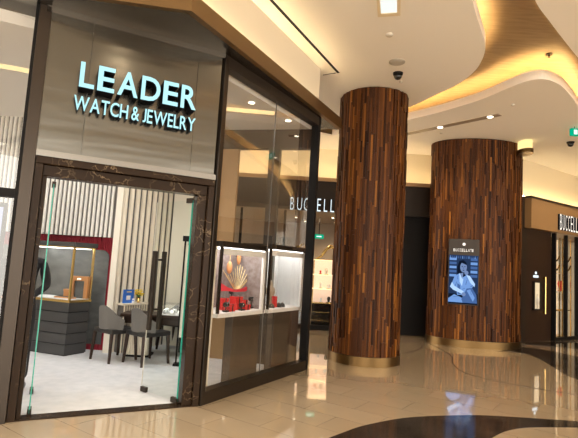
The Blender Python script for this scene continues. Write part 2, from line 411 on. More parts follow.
# --- steel panel wall over the door, posts and door surround
ws = sempty('wall_front', FF(LF/2, 0, 2.46), 'brushed steel wall panel over the shop door')
sx = [-.16, .27, 1.36, LF-.02]           # sheets
for a, b in zip(sx, sx[1:]): MB().box(FF, a+.002, b-.002, -.01, .12, 2.50, 3.9).build('steel_sheet', 'steel', ws)
MB().box(FF, -.16, LF, -.03, .12, 2.44, 2.498).build('steel_ledge', 'steel_plain', ws)
MB().box(FF, -.16, LF, -.05, .0, 3.84, 3.9).build('steel_edge', 'steel_plain', ws)
x0 = FF.inv(fz(5, 425)).x
df = sempty('trim_4', FF(LF/2, 0, 0), 'dark brown veined marble surround of the shop door')
mb = MB()
for a, b, y in ((x0, x0+.07, -.02), (x0+.072, -.002, .03)): mb.box(FF, a, b, y, .2, 0, 2.369 if y < 0 else 2.261)
mb.build('jamb', 'dark_marble', df, .006)
xr = FF.inv(pl(182, 406, A, B)).x
mb = MB(); mb.box(FF, xr, LF-.065, .03, .22, 0, 2.261).box(FF, LF-.063, LF+.0, -.02, .2, 0, 2.369); mb.build('jamb', 'dark_marble', df, .006)
mb = MB(); mb.box(FF, x0, LF, -.02, .2, 2.37, 2.438).box(FF, x0+.07, LF-.065, .03, .2, 2.262, 2.368); mb.build('head', 'dark_marble', df, .006)
MB().box(FF, x0, LF-.02, -.01, .13, 0, .012).build('threshold', 'dark_marble', df)
po = sempty('trim_5', FF(x0-.1, -.05, 0), 'dark bronze post at the left of the shop door')
MB().box(FF, x0-.108, x0-.003, -.05, .12, 0, 3.9).build('post', 'bronze', po, .004)
MB().box(FF, x0-.138, x0-.110, -.02, .12, 0, 3.9).build('window_edge', 'black_metal', po)
# left window beyond the post
w2 = sempty('window_2', FF(-1.2, 0, 0), 'shop window left of the door post')
MB().box(FF, -2.2, x0-.139, -.01, .12, 2.02, 2.10).build('transom', 'black_metal', w2)
MB().box(FF, -2.2, x0-.139, -.01, .12, 0, .1).build('bottom_rail', 'black_metal', w2)
MB().poly([FF(-2.2, .04, 2.1), FF(x0-.139, .04, 2.1), FF(x0-.139, .04, 3.9), FF(-2.2, .04, 3.9)]).build('pane', 'window_glass', w2)
MB().poly([FF(-2.2, .04, .1), FF(x0-.139, .04, .1), FF(x0-.139, .04, 2.02), FF(-2.2, .04, 2.02)]).build('pane', 'window_glass', w2)
lb = thing('light_box', FF(-1.2, .2, .1), 'pale glowing light box behind the lower window at the far left', 'light box')
xe = x0-.19
mb = MB(); mb.box(FF, -2.0, xe, .10, .22, .2, .24).box(FF, -2.0, xe, .10, .22, 1.93, 1.97).box(FF, xe-.03, xe, .10, .22, .24, 1.93).box(FF, -2.0, -1.97, .10, .22, .24, 1.93); mb.build('frame', 'black_metal', lb)
MB().box(FF, -1.97, xe-.03, .12, .2, .24, 1.93).build('panel', 'lightbox', lb)
MB().box(FF, -1.9, -1.86, .12, .2, .0, .2).build('foot', 'black_metal', lb); MB().box(FF, xe-.1, xe-.06, .12, .2, .0, .2).build('foot', 'black_metal', lb)

# --- side display window
w1 = sempty('window_1', FS(LS/2, 0, 0), 'tall glass side window of the shop')
def spx(u, v, t=0.): p = FS.inv(pl(u, v, FS(0, t), FS(1, t))); return p
sm = spx(261, 377).x
MB().box(FS, .005, .075, -.03, .1, 0, 3.9).build('post', 'bronze', w1, .003)
MB().box(FS, LS-.07, LS, -.03, .1, 0, 3.9).build('post', 'black_metal', w1, .003)
MB().box(FS, .076, LS-.071, -.03, .1, 0, .14).build('bottom_rail', 'bronze', w1, .003)
mb = MB(); mb.box(FS, .076, LS-.071, -.03, .1, 3.77, 3.9); mb.build('top_rail', 'dark_bronze', w1)
for a, b in ((.075, sm-.004), (sm+.004, LS-.07)):
    MB().poly([FS(a, .03, .14), FS(b, .03, .14), FS(b, .03, 3.77), FS(a, .03, 3.77)]).build('pane', 'window_glass', w1)
MB().box(FS, sm-.004, sm+.004, .024, .036, .14, 3.77).build('pane_joint', 'plastic_grey', w1)

# --- glass door leaves, both standing open inward
def leaf(name, hinge, free, label, edge_at_hinge, handles=True):
    h = Vector(hinge); g = Vector(free); fr = Fr(h, g-h); w = (g-h).length
    d = sempty(name, (h.x, h.y, .012), label)
    MB().poly([fr(0.012, 0, .03), fr(w-.002, 0, .03), fr(w-.002, 0, 2.2), fr(0.012, 0, 2.2)]).build('pane', 'clear_glass', d)
    MB().box(fr, 0, .012, -.006, .006, .03, 2.2).build('pane_edge', 'green_glass_edge', d)
    MB().box(fr, w-.002, w, -.006, .006, .03, 2.2).build('pane_edge', 'green_glass_edge' if not edge_at_hinge else 'plastic_white', d)
    for x, z, n in ((.05, .015, 'patch_fitting'), (.05, 2.17, 'patch_fitting'), (w-.05, .015, 'patch_fitting')):
        MB().box(fr, x-.05, x+.05, -.018, .018, z, z+.055).build(n, 'dark_bronze', d, .004)
    for sg in (-1, 1) if handles else ():
        p = MB().box(fr, w-.155, w-.105, sg*.065-.02, sg*.065+.02, .72, 1.62).build('pull_handle', 'dark_bronze', d, .006)
        q = MB()
        for z in (.95, 1.52): q.tube([fr(w-.13, 0, z), fr(w-.13, sg*.05, z)], .012)
        q.build('standoff', 'dark_bronze', p)
    return d
hr = FF(xr-.03, .09); hl = FF(.05, .09)
leaf('door_1', hr, fz(141, 392), 'right glass door leaf standing open into the shop', True)
hl = fz(28.5, 417); leaf('door_2', hl, hl+Vector((hl.x, hl.y, 0)).normalized()*.82, 'left glass door leaf standing open, seen edge on', True, False)

# --- raised lettering over the door
WD = ['leader_face', 'letter_side']
sg = thing('illuminated_sign', FF(.7, -.06, 3.15), 'large pale blue glowing six-letter sign on the steel panel', 'sign')
xa = FF.inv(pl(78, 88, A, B)).x; xb = FF.inv(pl(195.5, 113, A, B)).x
text_row('LEADER', {'L': 1.0, 'A': .9, 'E': 1.2, 'D': .95, 'R': .95}, .13, FF, xa, -.17, -.012, 3.13, .25, xb-xa-.045, WD, sg, .017)
s2 = thing('illuminated_sign', FF(.7, -.06, 2.95), 'smaller glowing tagline letters below the large sign on steel panel', 'sign')
xa = FF.inv(pl(73, 105, A, B)).x; xb = FF.inv(pl(194, 133, A, B)).x
text_row('WATCH & JEWELRY', {' ': .18, '&': .95}, .09, FF, xa, -.10, -.012, 2.918, .145, xb-xa-.02, WD, s2, .012)

# ------------------------------------------------------------------ inside the shop
pf = [FF(-3, .13).to_2d(), FF(x0, .13).to_2d(), FF(LF, .13).to_2d(), FS(LS, .1).to_2d(), (C.x-.2, YB), (-1.2, YB), (-1.2, 8.62), (-5.8, 8.62)]
struct(MB().prism(pf, -.02, .008).build('floor_carpet', 'carpet'), 'pale grey carpet floor of the shop')
ZS = 3.72
sc = sempty('ceiling_shop', (-2, 6, ZS), 'pale ceiling inside the shop')
MB().prism([FF(-3, .16).to_2d(), FF(LF, .16).to_2d(), FS(LS, .12).to_2d(), (C.x-.2, YB), (-1.2, YB), (-1.2, 8.7), (-5.8, 8.7)], ZS, ZS+.12).build('slab', 'shop_ceiling', sc)
cv = MB(); cvp = spline([(-4.6, 5.2), (-3.4, 5.5), (-2.2, 6.2), (-1.2, 6.5), (-.3, 6.6)], 6); ribbon_prism(cv, cvp, .14, ZS-.012, ZS-.002); cv.build('cove', 'led_shop', sc)
# back wall: fluted panels over a red niche
def flutes(x0, x1, y, z0, z1, pitch, dep, duty=.62, fr=W0):
    mb = MB(); n = int((x1-x0)/pitch)
    k0 = len(mb.v); mb.poly([(x0, y, z0), (x1, y, z0), (x1, y, z1), (x0, y, z1)], 1)
    for i in range(n):
        c0 = x0+pitch*(i+.5); w = pitch*duty/2
        ang = [pi*k/6 for k in range(7)]
        pr = [(c0-w*cos(a), y-.002-dep*sin(a)) for a in ang]
        for k in range(6): mb.poly([(*pr[k], z0), (*pr[k+1], z0), (*pr[k+1], z1), (*pr[k], z1)], 0)
        mb.poly([(*p, z0) for p in pr], 0); mb.poly([(*p, z1) for p in pr[::-1]], 0)
    mb.v = [fr(*v) for v in mb.v]
    return mb
xL = pl(113, 240, (0, YB-.16), (1, YB-.16)).x; xM = pl(119, 240, (0, YB-.16), (1, YB-.16)).x; xR = -1.86
zr = pl(80, 236, (0, YB), (1, YB)).z
YR = 8.6
xR = pl(172, 240, (0, YR), (1, YR)).x
wk = sempty('wall_back', (-3, YB, 0), 'fluted back wall of the shop with a red niche')
MB().box(W0, -5.8, xL, YB-.10, YB+.1, zr, ZS).build('panel', 'rib_gap', wk)
flutes(-5.8, xL, YB-.105, zr, ZS, .072, .034).build('fluting', ['rib_white', 'rib_gap'], wk)
MB().box(W0, -5.8, xL, YB+.05, YB+.1, 0, zr).build('niche_back', 'red_wall', wk)
fm = flutes(-5.8, xL, YB+.045, .008, zr, .03, .012); fm.build('niche_fluting', ['red_wall', 'red_wall'], wk)
MB().box(W0, xL, xM, YB-.16, YB+.1, 0, ZS).build('upright', 'cream_panel', wk)
SW = Fr((xM-.03, YB-.1), (xR-xM+.03, YR-YB+.1)); LSW = math.hypot(xR-xM+.03, YR-YB+.1)
MB().box(SW, 0, LSW, .004, .10, 0, ZS).build('panel', 'rib_gap', wk)
flutes(0, LSW, 0, 0, ZS, LSW/9.5, .045, .66, SW).build('fluting', ['rib_cream', 'rib_gap'], wk)
MB().box(W0, xR, -1.4, YR-.08, YR+.1, 0, ZS).box(W0, -1.4, -1.22, YB-.15, YR+.1, 0, ZS).build('panel', 'cream_panel', wk)
xg = pl(104.5, 300, (0, YB), (1, YB)).x; zg = pl(85, 249, (0, YB), (1, YB)).z
pts = [(-5.6, YB+.02, .1)] + [(xg, YB+.02, .1)] + [(xg-.12+.12*cos(a), YB+.02, zg-.12+.12*sin(a)) for a in [pi/2*k/6 for k in range(7)]] + [(-5.6, YB+.02, zg)]
mb = MB(); mb.poly(pts); mb.poly([(p[0], YB+.05, p[2]) for p in pts[::-1]])
for i in range(len(pts)):
    a, b = pts[i], pts[(i+1) % len(pts)]; mb.poly([b, a, (a[0], YB+.05, a[2]), (b[0], YB+.05, b[2])])
gp = mb.build('wall_panel', 'grey_panel'); struct(gp, 'grey stone panel with a rounded corner on the red niche')
struct(MB().box(W0, -5.9, -5.8, 2.8, YB, 0, ZS).build('wall_left', 'cream_panel'))
# rear opening of the shop towards the far store
rp0 = Vector((-1.22, YB, 0)); rp1 = C+FS.y*.05; FRr = Fr(rp0, rp1-rp0); LR = (rp1-rp0).length
w3 = sempty('window_3', FRr(LR/2, 0), 'bronze framed glass at the rear of the shop')
MB().box(FRr, 0, LR, -.05, .05, 3.40, ZS).build('header', 'bronze', w3)
xq = FRr.inv(pl(266, 300, rp0, rp1)).x
MB().box(FRr, xq-.09, xq+.09, -.06, .06, 0, 3.40).build('post', 'bronze', w3)
MB().box(FRr, 0, .35, -.03, .03, 0, 3.40).build('side_panel', 'brown_fascia', w3)
MB().box(FRr, xq+.09, LR, -.03, .03, 0, .08).build('bottom_rail', 'bronze', w3)
MB().box(FRr, .35, xq-.09, -.03, .03, 0, .08).build('bottom_rail', 'bronze', w3)
MB().poly([FRr(xq+.09, 0, .08), FRr(LR, 0, .08), FRr(LR, 0, 3.4), FRr(xq+.09, 0, 3.4)]).build('pane', 'case_glass', w3)

# showcase on a dark panelled base
M_ = fz(63.5, 356.5, .008); u_ = Vector((-.86, .30, 0)); v_ = Vector((.17, .36, 0))
def quad(s0, s1, t0, t1): return [(M_+u_*a+v_*b).to_2d() for a, b in ((s0, t0), (s1, t0), (s1, t1), (s0, t1))]
sh = thing('showcase', M_+u_*.5+v_*.5, 'tall glass showcase on a dark panelled base by the red wall', 'showcase')
zt = fz(66, 301, 0); d66 = ray(66, 301); ztop = EYE + d66.z*(M_.x/d66.x)
nb = 5; hb = (ztop-.04)/nb
mb = MB(); mb.prism(quad(.015, .985, .03, .97), .0, ztop-.04); mb.build('core', 'black_metal', sh)
for i in range(nb): MB().prism(quad(0, 1, 0, 1), .02+i*hb, .02+(i+1)*hb-.012).build('base_panel', 'showcase_base', sh, .003)
MB().prism(quad(-.01, 1.01, -.02, 1.02), ztop-.035, ztop).build('brass_rim', 'brass', sh)
MB().prism(quad(.02, .98, .04, .96), ztop, ztop+.012).build('display_board', 'white_board', sh)
d66 = ray(66, 246); zcap = EYE + d66.z*(M_.x/d66.x)
for a, b in ((0, 0), (1, 0), (1, 1), (0, 1)):
    MB().prism([(M_+u_*(a+(.03 if a == 0 else -.03)*p)+v_*(b+(.06 if b == 0 else -.06)*q)).to_2d() for p, q in ((0, 0), (1, 0), (1, 1), (0, 1))], ztop, zcap).build('brass_upright', 'brass', sh)
MB().prism(quad(0, 1, 0, 1), zcap-.02, zcap).build('brass_rim', 'brass', sh)
MB().prism(quad(-.03, 1.03, -.05, 1.05), zcap, zcap+.07).build('cap', 'showcase_base', sh, .004)
MB().prism(quad(.05, .95, .1, .9), zcap-.03, zcap-.021).build('lamp_panel', 'vitrine_light', sh)
for s0, t0, s1, t1 in ((0.03, 0, .97, 0), (0, .06, 0, .94)):
    a = (M_+u_*s0+v_*t0); b = (M_+u_*s1+v_*t1)
    MB().poly([(b.x, b.y, ztop), (a.x, a.y, ztop), (a.x, a.y, zcap-.02), (b.x, b.y, zcap-.02)] if t0 == 0 else [(a.x, a.y, ztop), (b.x, b.y, ztop), (b.x, b.y, zcap-.02), (a.x, a.y, zcap-.02)]).build('pane', 'case_glass', sh)
zd = ztop+.0125
p = M_+u_*.12+v_*.62
f_ = Fr(p, (1, .05), zd)
wf = thing('wooden_display_frame', p+Vector((0, 0, zd)), 'orange wooden display frame standing in the tall showcase', 'display stand')
mb = MB(); mb.box(f_, -.14, -.08, 0, .09, 0, .34).box(f_, .08, .14, 0, .09, 0, .34).box(f_, -.08, .08, 0, .09, .27, .34); mb.build('frame', 'wood_orange', wf, .004)
MB().box(f_, -.08, .08, .06, .085, 0, .27).build('back', 'grey_panel', wf); MB().box(f_, -.03, .03, -.003, -.0, .29, .31).build('plate', 'silver', wf)
p = M_+u_*.22+v_*.35; f_ = Fr(p, (1, -.3), zd)
tr = thing('watch_tray', p+Vector((0, 0, zd)), 'flat brown tray in front of the orange frame in the showcase', 'tray')
mb = MB(); mb.box(f_, -.2, .13, -.05, .05, 0, .02); mb.build('base', 'wood_orange', tr, .003); MB().box(f_, -.18, .11, -.04, .04, .02, .026).build('pad', 'black_leather', tr)
p = M_+u_*.4+v_*.3; f_ = Fr(p, (1, -.3), zd)
p2 = M_+u_*.32+v_*.62; f2 = Fr(p2, (1, -.3), zd)
bx = thing('watch_box', p2+Vector((0, 0, zd)), 'small orange wooden box left of the frame in the showcase', 'box')
MB().box(f2, -.06, .05, -.04, .04, 0, .10).build('body', 'wood_orange', bx, .004); MB().box(f2, -.065, .055, -.045, .045, .10, .13).build('lid', 'wood_orange', bx, .004)

# chairs
def make_chair():
    r = thing('tub_chair', (0, 0, .008), 'x', 'chair', 'grey tub chairs around the dark table')
    mb = MB(); n = 14                    # wrapped back, front of the chair at +y
    ring = []
    for i in range(n+1):
        a = pi*.06 + pi*.88*i/n + pi     # round the rear
        h = .80 - .20*abs(cos(a))**2.2
        ring.append((.27*cos(a), .25*sin(a)+.02, h))
    for i in range(n):
        (xa_, ya_, ha), (xb_, yb_, hb_) = ring[i], ring[i+1]
        k = .88; z0 = .46; q = .9
        mb.poly([(xa_*q, ya_*q, z0), (xb_*q, yb_*q, z0), (xb_, yb_, hb_), (xa_, ya_, ha)])
        mb.poly([(xb_*k*q, yb_*k*q, z0), (xa_*k*q, ya_*k*q, z0), (xa_*k, ya_*k, ha), (xb_*k, yb_*k, hb_)])
        mb.poly([(xa_, ya_, ha), (xb_, yb_, hb_), (xb_*k, yb_*k, hb_), (xa_*k, ya_*k, ha)])
        mb.poly([(xb_*q, yb_*q, z0), (xa_*q, ya_*q, z0), (xa_*k*q, ya_*k*q, z0), (xb_*k*q, yb_*k*q, z0)])
    for i in (0, n):
        x, y, h = ring[i]; k = .88; q = .9
        f = [(x*q, y*q, .46), (x, y, h), (x*k, y*k, h), (x*k*q, y*k*q, .46)]; mb.poly(f if i == 0 else f[::-1])
    for i in range(len(mb.v)): mb.v[i] = mb.v[i]+r.location
    mb.build('backrest', 'chair_grey', r, smooth=False)
    m2 = MB(); m2.box(Fr((0, 0), (1, 0), .008), -.22, .22, -.2, .27, .40, .47); m2.build('seat', 'black_leather', r, .02)
    for x, y in ((-.2, -.18), (.2, -.18), (-.2, .23), (.2, .23)):
        MB().tube([(x*1.12, y*1.12, .008), (x, y, .42)], [.019, .028], 6).build('leg', 'wood_dark', r)
    return r
def turn(o): return o
ch = make_chair()
c1p = Vector((-2.49, 7.12, .008)); c2p = Vector((-1.98, 7.02, .008))
ch.location = c1p; ch.rotation_euler.z = math.radians(-35); ch['label'] = 'grey tub chair nearest the red wall, its back to the shop door'
copy_thing(ch, c2p, math.radians(-38), 'grey tub chair partly behind the open glass door handle')
copy_thing(ch, Vector((-1.80, 8.28, .008)), math.radians(160), 'grey tub chair beyond the dark table, seen through door glass')
# table with watches
tp = Vector((-1.88, 7.58, .008))
tb = thing('consultation_table', tp, 'dark brown table with watch trays beyond the grey chairs', 'table')
T = Fr(tp, (1, .06), .008); TZ = .66
MB().box(T, -.62, .5, -.26, .24, TZ-.05, TZ).build('tabletop', 'wood_dark', tb, .01)
MB().box(T, -.57, .45, -.21, .19, TZ-.15, TZ-.05).build('apron', 'wood_dark', tb)
MB().box(T, -.55, -.15, -.17, .15, 0, .03).build('base_plate', 'black_metal', tb)
mb = MB(); mb.box(T, -.52, -.18, -.14, .12, .03, TZ-.15)
for k in range(9): mb.tube([T(-.50+.0375*k, -.14, .03), T(-.50+.0375*k, -.14, TZ-.15)], .014, 6)
mb.build('fluted_pedestal', 'rib_cream', tb)
MB().box(T, .36, .42, -.17, .15, 0, TZ-.15).build('panel_leg', 'wood_dark', tb)
wc = thing('watch_display', T(.25, -.02, TZ), 'low glass case of silver watches on the dark table', 'display case')
MB().box(T, -.02, .48, -.22, .2, TZ, TZ+.02).build('tray', 'white_board', wc)
mb = MB(); q = [(-.02, -.22), (.48, -.22), (.48, .2), (-.02, .2)]
for i in range(4): a, b = q[i], q[(i+1) % 4]; mb.poly([T(*a, TZ+.02), T(*b, TZ+.02), T(*b, TZ+.16), T(*a, TZ+.16)])
mb.poly([T(*p, TZ+.16) for p in q]); mb.build('cover', 'case_glass', wc)
wsrc = None
for i in range(8):
    x = .03+.115*(i % 4); y = -.15+.2*(i//4)
    lbn = ['first', 'second', 'third', 'last'][i % 4]
    if wsrc is None:
        wsrc = thing('watch', T(x, y, TZ+.02), 'silver watch on a cuff, %s from left in front row of case' % lbn, 'watch', 'silver watches in the glass case')
        cu = MB().tube([T(x-.03, y, TZ+.05), T(x+.03, y, TZ+.05)], .028, 10).build('cuff', 'white_board', wsrc)
        m = MB(); m.tube([T(x, y-.03, TZ+.05), T(x, y-.036, TZ+.05)], .020, 12); m.build('dial', 'silver', cu)
        m = MB(); m.tube([T(x-.008, y, TZ+.05), T(x+.008, y, TZ+.05)], .031, 10); m.build('strap', 'silver', cu)
    else: copy_thing(wsrc, T(x, y, TZ+.02), 0, 'silver watch on a cuff, %s from left in %s row of case' % (lbn, 'front' if i < 4 else 'back'))
# console with sign and flowers
yk = -.12
def kx(u, v): return SW.inv(pl(u, v, SW(0, yk), SW(1, yk)))
zk = kx(128, 303).z; ka, kb = kx(121, 300).x, kx(148, 300).x
cs = thing('console', SW((ka+kb)/2, yk, .008), 'narrow ledge console against the fluted wall behind the table', 'console')
MB().box(SW, ka, kb, -.2, -.045, zk-.03, zk).build('top', 'rib_cream', cs)
mb = flutes(ka+.02, kb-.02, -.16, .008, zk-.03, .05, .02, .62, SW); mb.box(SW, ka+.02, kb-.02, -.158, -.05, .008, zk-.03, 1); mb.build('front', ['rib_cream', 'rib_gap'], cs)
xa, xb, zb = kx(122.5, 302).x, kx(133, 302).x, kx(128, 289.5).z
bs = thing('payment_sign', SW((xa+xb)/2, yk, zk), 'blue sign with a white square standing on the ledge by flowers', 'sign')
MB().box(SW, xa, xb, yk-.006, yk+.006, zk, zb).build('board', 'blue_sign', bs); MB().box(SW, xa+(xb-xa)*.3, xa+(xb-xa)*.68, yk-.008, yk-.0062, zk+.05, zk+.12).build('white_square', 'white_board', bs)
MB().box(SW, xa+(xb-xa)*.3, xb-(xb-xa)*.25, yk-.008, yk-.0062, zb-.045, zb-.03).build('stripe', 'yellow_petal', bs); MB().box(SW, xa+.03, xb-.03, yk+.006, yk+.06, zk, zk+.012).build('stand', 'white_board', bs)
p = pl(133.5, 302, SW(0, yk), SW(1, yk)); cdn = thing('card', (p.x, p.y-.03, zk), 'small white card between the blue sign and the flower vase', 'card')
MB().box(W0, p.x-.02, p.x+.025, p.y-.035, p.y-.03, zk, zk+.07).build('sheet', 'white_board', cdn); MB().box(W0, p.x-.01, p.x+.015, p.y-.036, p.y-.0352, zk+.03, zk+.05).build('mark', 'blue_sign', cdn)
p = pl(138.3, 302, SW(0, yk), SW(1, yk)); va = thing('flower_vase', (p.x, p.y, zk), 'gold vase of yellow flowers on the ledge by the blue sign', 'vase')
MB().lathe((p.x, p.y, zk), [(.022, 0), (.032, .03), (.03, .07), (.035, .09)], 12).build('vase', 'brass', va)
mb = MB(); m2 = MB()
for i in range(26):
    a = random.random()*2*pi; r = .07*random.random()**.5; h = .12+.09*random.random()
    m2.tube([(p.x, p.y, zk+.08), (p.x+r*cos(a), p.y+r*sin(a), zk+h)], .003, 4)
    for k in range(5): mb.ball((p.x+r*cos(a)+.012*cos(k*1.256), p.y+r*sin(a)+.012*sin(k*1.256)-.005, zk+h), .011, .011, .008, 6)
mb.build('flowers', 'yellow_petal', va); m2.build('stems', 'leaf_green', va)
# black display totem at the right of the room
p = fz(185, 345, .008); p = Vector((-1.46, 7.0, .008))
tt = thing('display_totem', p, 'black framed display totem seen through the open door glass', 'display stand')
f_ = Fr(p, (1, .1), .008)
MB().box(f_, -.09, .09, -.07, .07, 0, .03).build('base', 'black_metal', tt); MB().box(f_, -.09, .09, -.06, .06, 1.80, 1.88).build('cap', 'black_metal', tt)
for x in (-.055, .055): MB().box(f_, x-.012, x+.012, -.012, .012, .03, 1.80).build('upright', 'black_metal', tt)
MB().box(f_, -.043, .043, -.005, .005, .4, 1.78).build('panel', 'cream_panel', tt)

# display vitrines behind the side window
def vitrine(name, x0, x1, t0, t1, zb, zt, label, back, ins):
    o = thing('display_vitrine', FS((x0+x1)/2, (t0+t1)/2, .008), label, 'vitrine')
    MB().box(FS, x0+ins, x1-.07, t0+.03, t0+.15, .008, zb-.05).build('plinth', 'plinth_wood', o, .003)
    MB().box(FS, x0, x1, t0, t1, zb-.05, zb).build('sill', 'white_board', o)
    MB().box(FS, x0, x1, t0, t1, zt, zt+.07).build('top', 'dark_bronze', o)
    MB().box(FS, x0+.04, x1-.04, t0+.03, t1-.05, zt-.012, zt-.002).build('lamp_panel', 'vitrine_light', o)
    MB().box(FS, x1-.03, x1, t0, t0+.04, zb, zt).build('side_post', 'dark_bronze', o)
    MB().box(FS, x1-.028, x1-.004, t0+.042, t1, zb, zt).build('side_panel', back, o)
    MB().box(FS, x0, x0+.02, t0, t0+.04, zb, zt).build('side_post', 'dark_bronze', o)
    mb = MB(); mb.box(FS, x1-.09, x1-.032, t0+.005, t0+.04, zb, zt-.03).box(FS, x0+.03, x1-.03, t0+.005, t0+.04, zt-.09, zt-.015); mb.build('inner_frame', 'white_board', o)
    MB().box(FS, x0+.02, x1-.03, t1-.03, t1, zb, zt).build('back', back, o)
    return o
T0 = .16
def zpx(u, v, t=T0): return spx(u, v, t)
a = zpx(218, 315); b = zpx(263, 313.5); zt1 = zpx(245, 249).z; zb1 = zpx(240, 312).z
v1a, v1b = a.x, b.x+.04
vitrine('v', v1a, v1b, T0, T0+.55, zb1, zt1, 'lit window vitrine of red gift boxes and a red ribbon swag', 'translucent_print', .34)
a2 = zpx(268, 311); b2 = zpx(301, 308); zb2 = zpx(285, 308).z; zt2 = zpx(290, 251).z
v2a, v2b = a2.x, b2.x+.06
vitrine('v', v2a, v2b, T0, T0+.5, zb2, zt2, 'lit window vitrine with a plain pale grey backdrop', 'grey_veil', .22)
MB_ = MB().box(FS, .09, v1a-.1, T0, T0+.06, .008, zt1); pw = MB_.build('wall_pier', 'cream_panel'); struct(pw, 'pale pier just inside the side window beside the door')
# red ribbon swag with gold fringe
def v1p(u, v, t): q = FS.inv(pl(u, v, FS(0, t), FS(1, t))); return FS(q.x, t, q.z)
tS = T0+.30
top = [v1p(*p, tS) for p in ((221, 283), (228, 287.5), (236, 290), (245, 288), (252, 284), (256, 280))]
lo_ = [v1p(*p, tS) for p in ((221, 291), (228, 291), (236, 292), (245, 291.5), (252, 288), (257, 277))]
sw = thing('ribbon_swag', (top[2]+lo_[2])/2, 'red ribbon swag with gold fringe hanging in the window vitrine', 'ribbon')
mb = MB()
for i in range(5):
    y = FS.y*.03
    mb.poly([lo_[i], lo_[i+1], top[i+1], top[i]]); mb.poly([lo_[i+1]+y, lo_[i]+y, top[i]+y, top[i+1]+y]); mb.poly([top[i], top[i+1], top[i+1]+y, top[i]+y]); mb.poly([lo_[i+1], lo_[i], lo_[i]+y, lo_[i+1]+y])
mb.build('ribbon', 'red_ribbon', sw)
mb = MB()
for i in range(14):
    k = i/13; s = v1p(223+32*k, 270+5*sin(k*9), tS+.02); e_ = v1p(232+6*k+2, 289, tS-.01); mb.tube([s, e_], .004, 4)
mb.build('fringe', 'gold_thread', sw)
MB().tube([v1p(221, 283, tS), v1p(221, 252, tS)], .004, 4).build('cord', 'gold_thread', sw); MB().tube([v1p(256, 279, tS), v1p(256, 254, tS)], .004, 4).build('cord', 'gold_thread', sw)
for (u0, v0, u1, v1), nm in (((237, 251, 241, 264), 'tall orange ornament hanging upper right in the red gift vitrine'), ((227, 262, 232, 273), 'round orange ornament hanging at left in the red gift vitrine')):
    cc = v1p((u0+u1)/2, (v0+v1)/2, T0+.42); w = abs(u1-u0)*.016; h = (v1-v0)*.016/2
    o = thing('hanging_ornament', cc, nm, 'ornament', 'orange ornaments in the vitrine')
    MB().ball(cc, w/2, w/2, h, 10).build('body', 'orange_deco', o, smooth=True); MB().tube([cc+Vector((0, 0, h*.9)), Vector((cc.x, cc.y, zt1-.02))], .004, 4).build('cord', 'gold_thread', o)
# red gift boxes and black watch stands
def gift(u, v, t, w, h, label, z=None):
    q = FS.inv(pl(u, v, FS(0, t), FS(1, t))); z = zb1 if z is None else z
    o = thing('gift_box', FS(q.x, t, z), label, 'gift box', 'red gift boxes in the window vitrine')
    MB().box(FS, q.x-w/2, q.x+w/2, t-w/3, t+w/3, z, z+h*.72).build('body', 'red_box', o, .003); ld = MB().box(FS, q.x-w/2-.004, q.x+w/2+.004, t-w/3-.004, t+w/3+.004, z+h*.72, z+h).build('lid', 'red_box', o, .003)
    mb = MB(); mb.box(FS, q.x-.008, q.x+.008, t-w/3-.006, t+w/3+.006, z, z+h+.003); mb.build('band', 'black_leather', ld)
    return q.x
gift(229.5, 312, T0+.12, .13, .09, 'red gift box standing left in front row of the vitrine')
gift(237, 311.5, T0+.2, .17, .085, 'wide red gift box under another one in the vitrine')
gift(236, 304, T0+.2, .15, .085, 'red gift box stacked on the wide one in the vitrine', zb1+.086)
gift(245.5, 311, T0+.13, .11, .07, 'low red gift box at the right in the vitrine')
gift(245, 305, T0+.13, .06, .06, 'smallest red gift box on top of the low right one', zb1+.0705)
gift(223, 305, T0+.28, .12, .15, 'tall red gift box at the left rear of the vitrine')
def wstand(u, v, t, zz, h, label, grp):
    q = FS.inv(pl(u, v, FS(0, t), FS(1, t)))
    o = thing('watch_stand', FS(q.x, t, zz), label, 'watch stand', grp)
    MB().box(FS, q.x-.035, q.x+.035, t-.03, t+.03, zz, zz+.02).build('base', 'black_leather', o, .003)
    MB().tube([FS(q.x, t, zz+.02), FS(q.x, t, zz+h-.03)], .008, 6).build('stem', 'black_leather', o)
    cu = MB().tube([FS(q.x-.03, t, zz+h-.03), FS(q.x+.03, t, zz+h-.03)], .03, 10).build('cuff', 'black_leather', o); MB().tube([FS(q.x, t-.03, zz+h-.03), FS(q.x, t-.038, zz+h-.03)], .018, 10).build('dial', 'silver', cu)
wstand(225.5, 313, T0+.1, zb1, .12, 'black watch stand at far left of the red gift vitrine', 'black watch stands in the vitrines')
wstand(241.5, 312, T0+.1, zb1, .10, 'black watch stand between the wide and low red boxes', 'black watch stands in the vitrines')
wstand(250.5, 310, T0+.2, zb1, .16, 'black watch stand right of the red boxes', 'black watch stands in the vitrines')
wstand(231, 303, T0+.42, zb1, .24, 'tall black watch stand behind the red gift boxes', 'black watch stands in the vitrines')
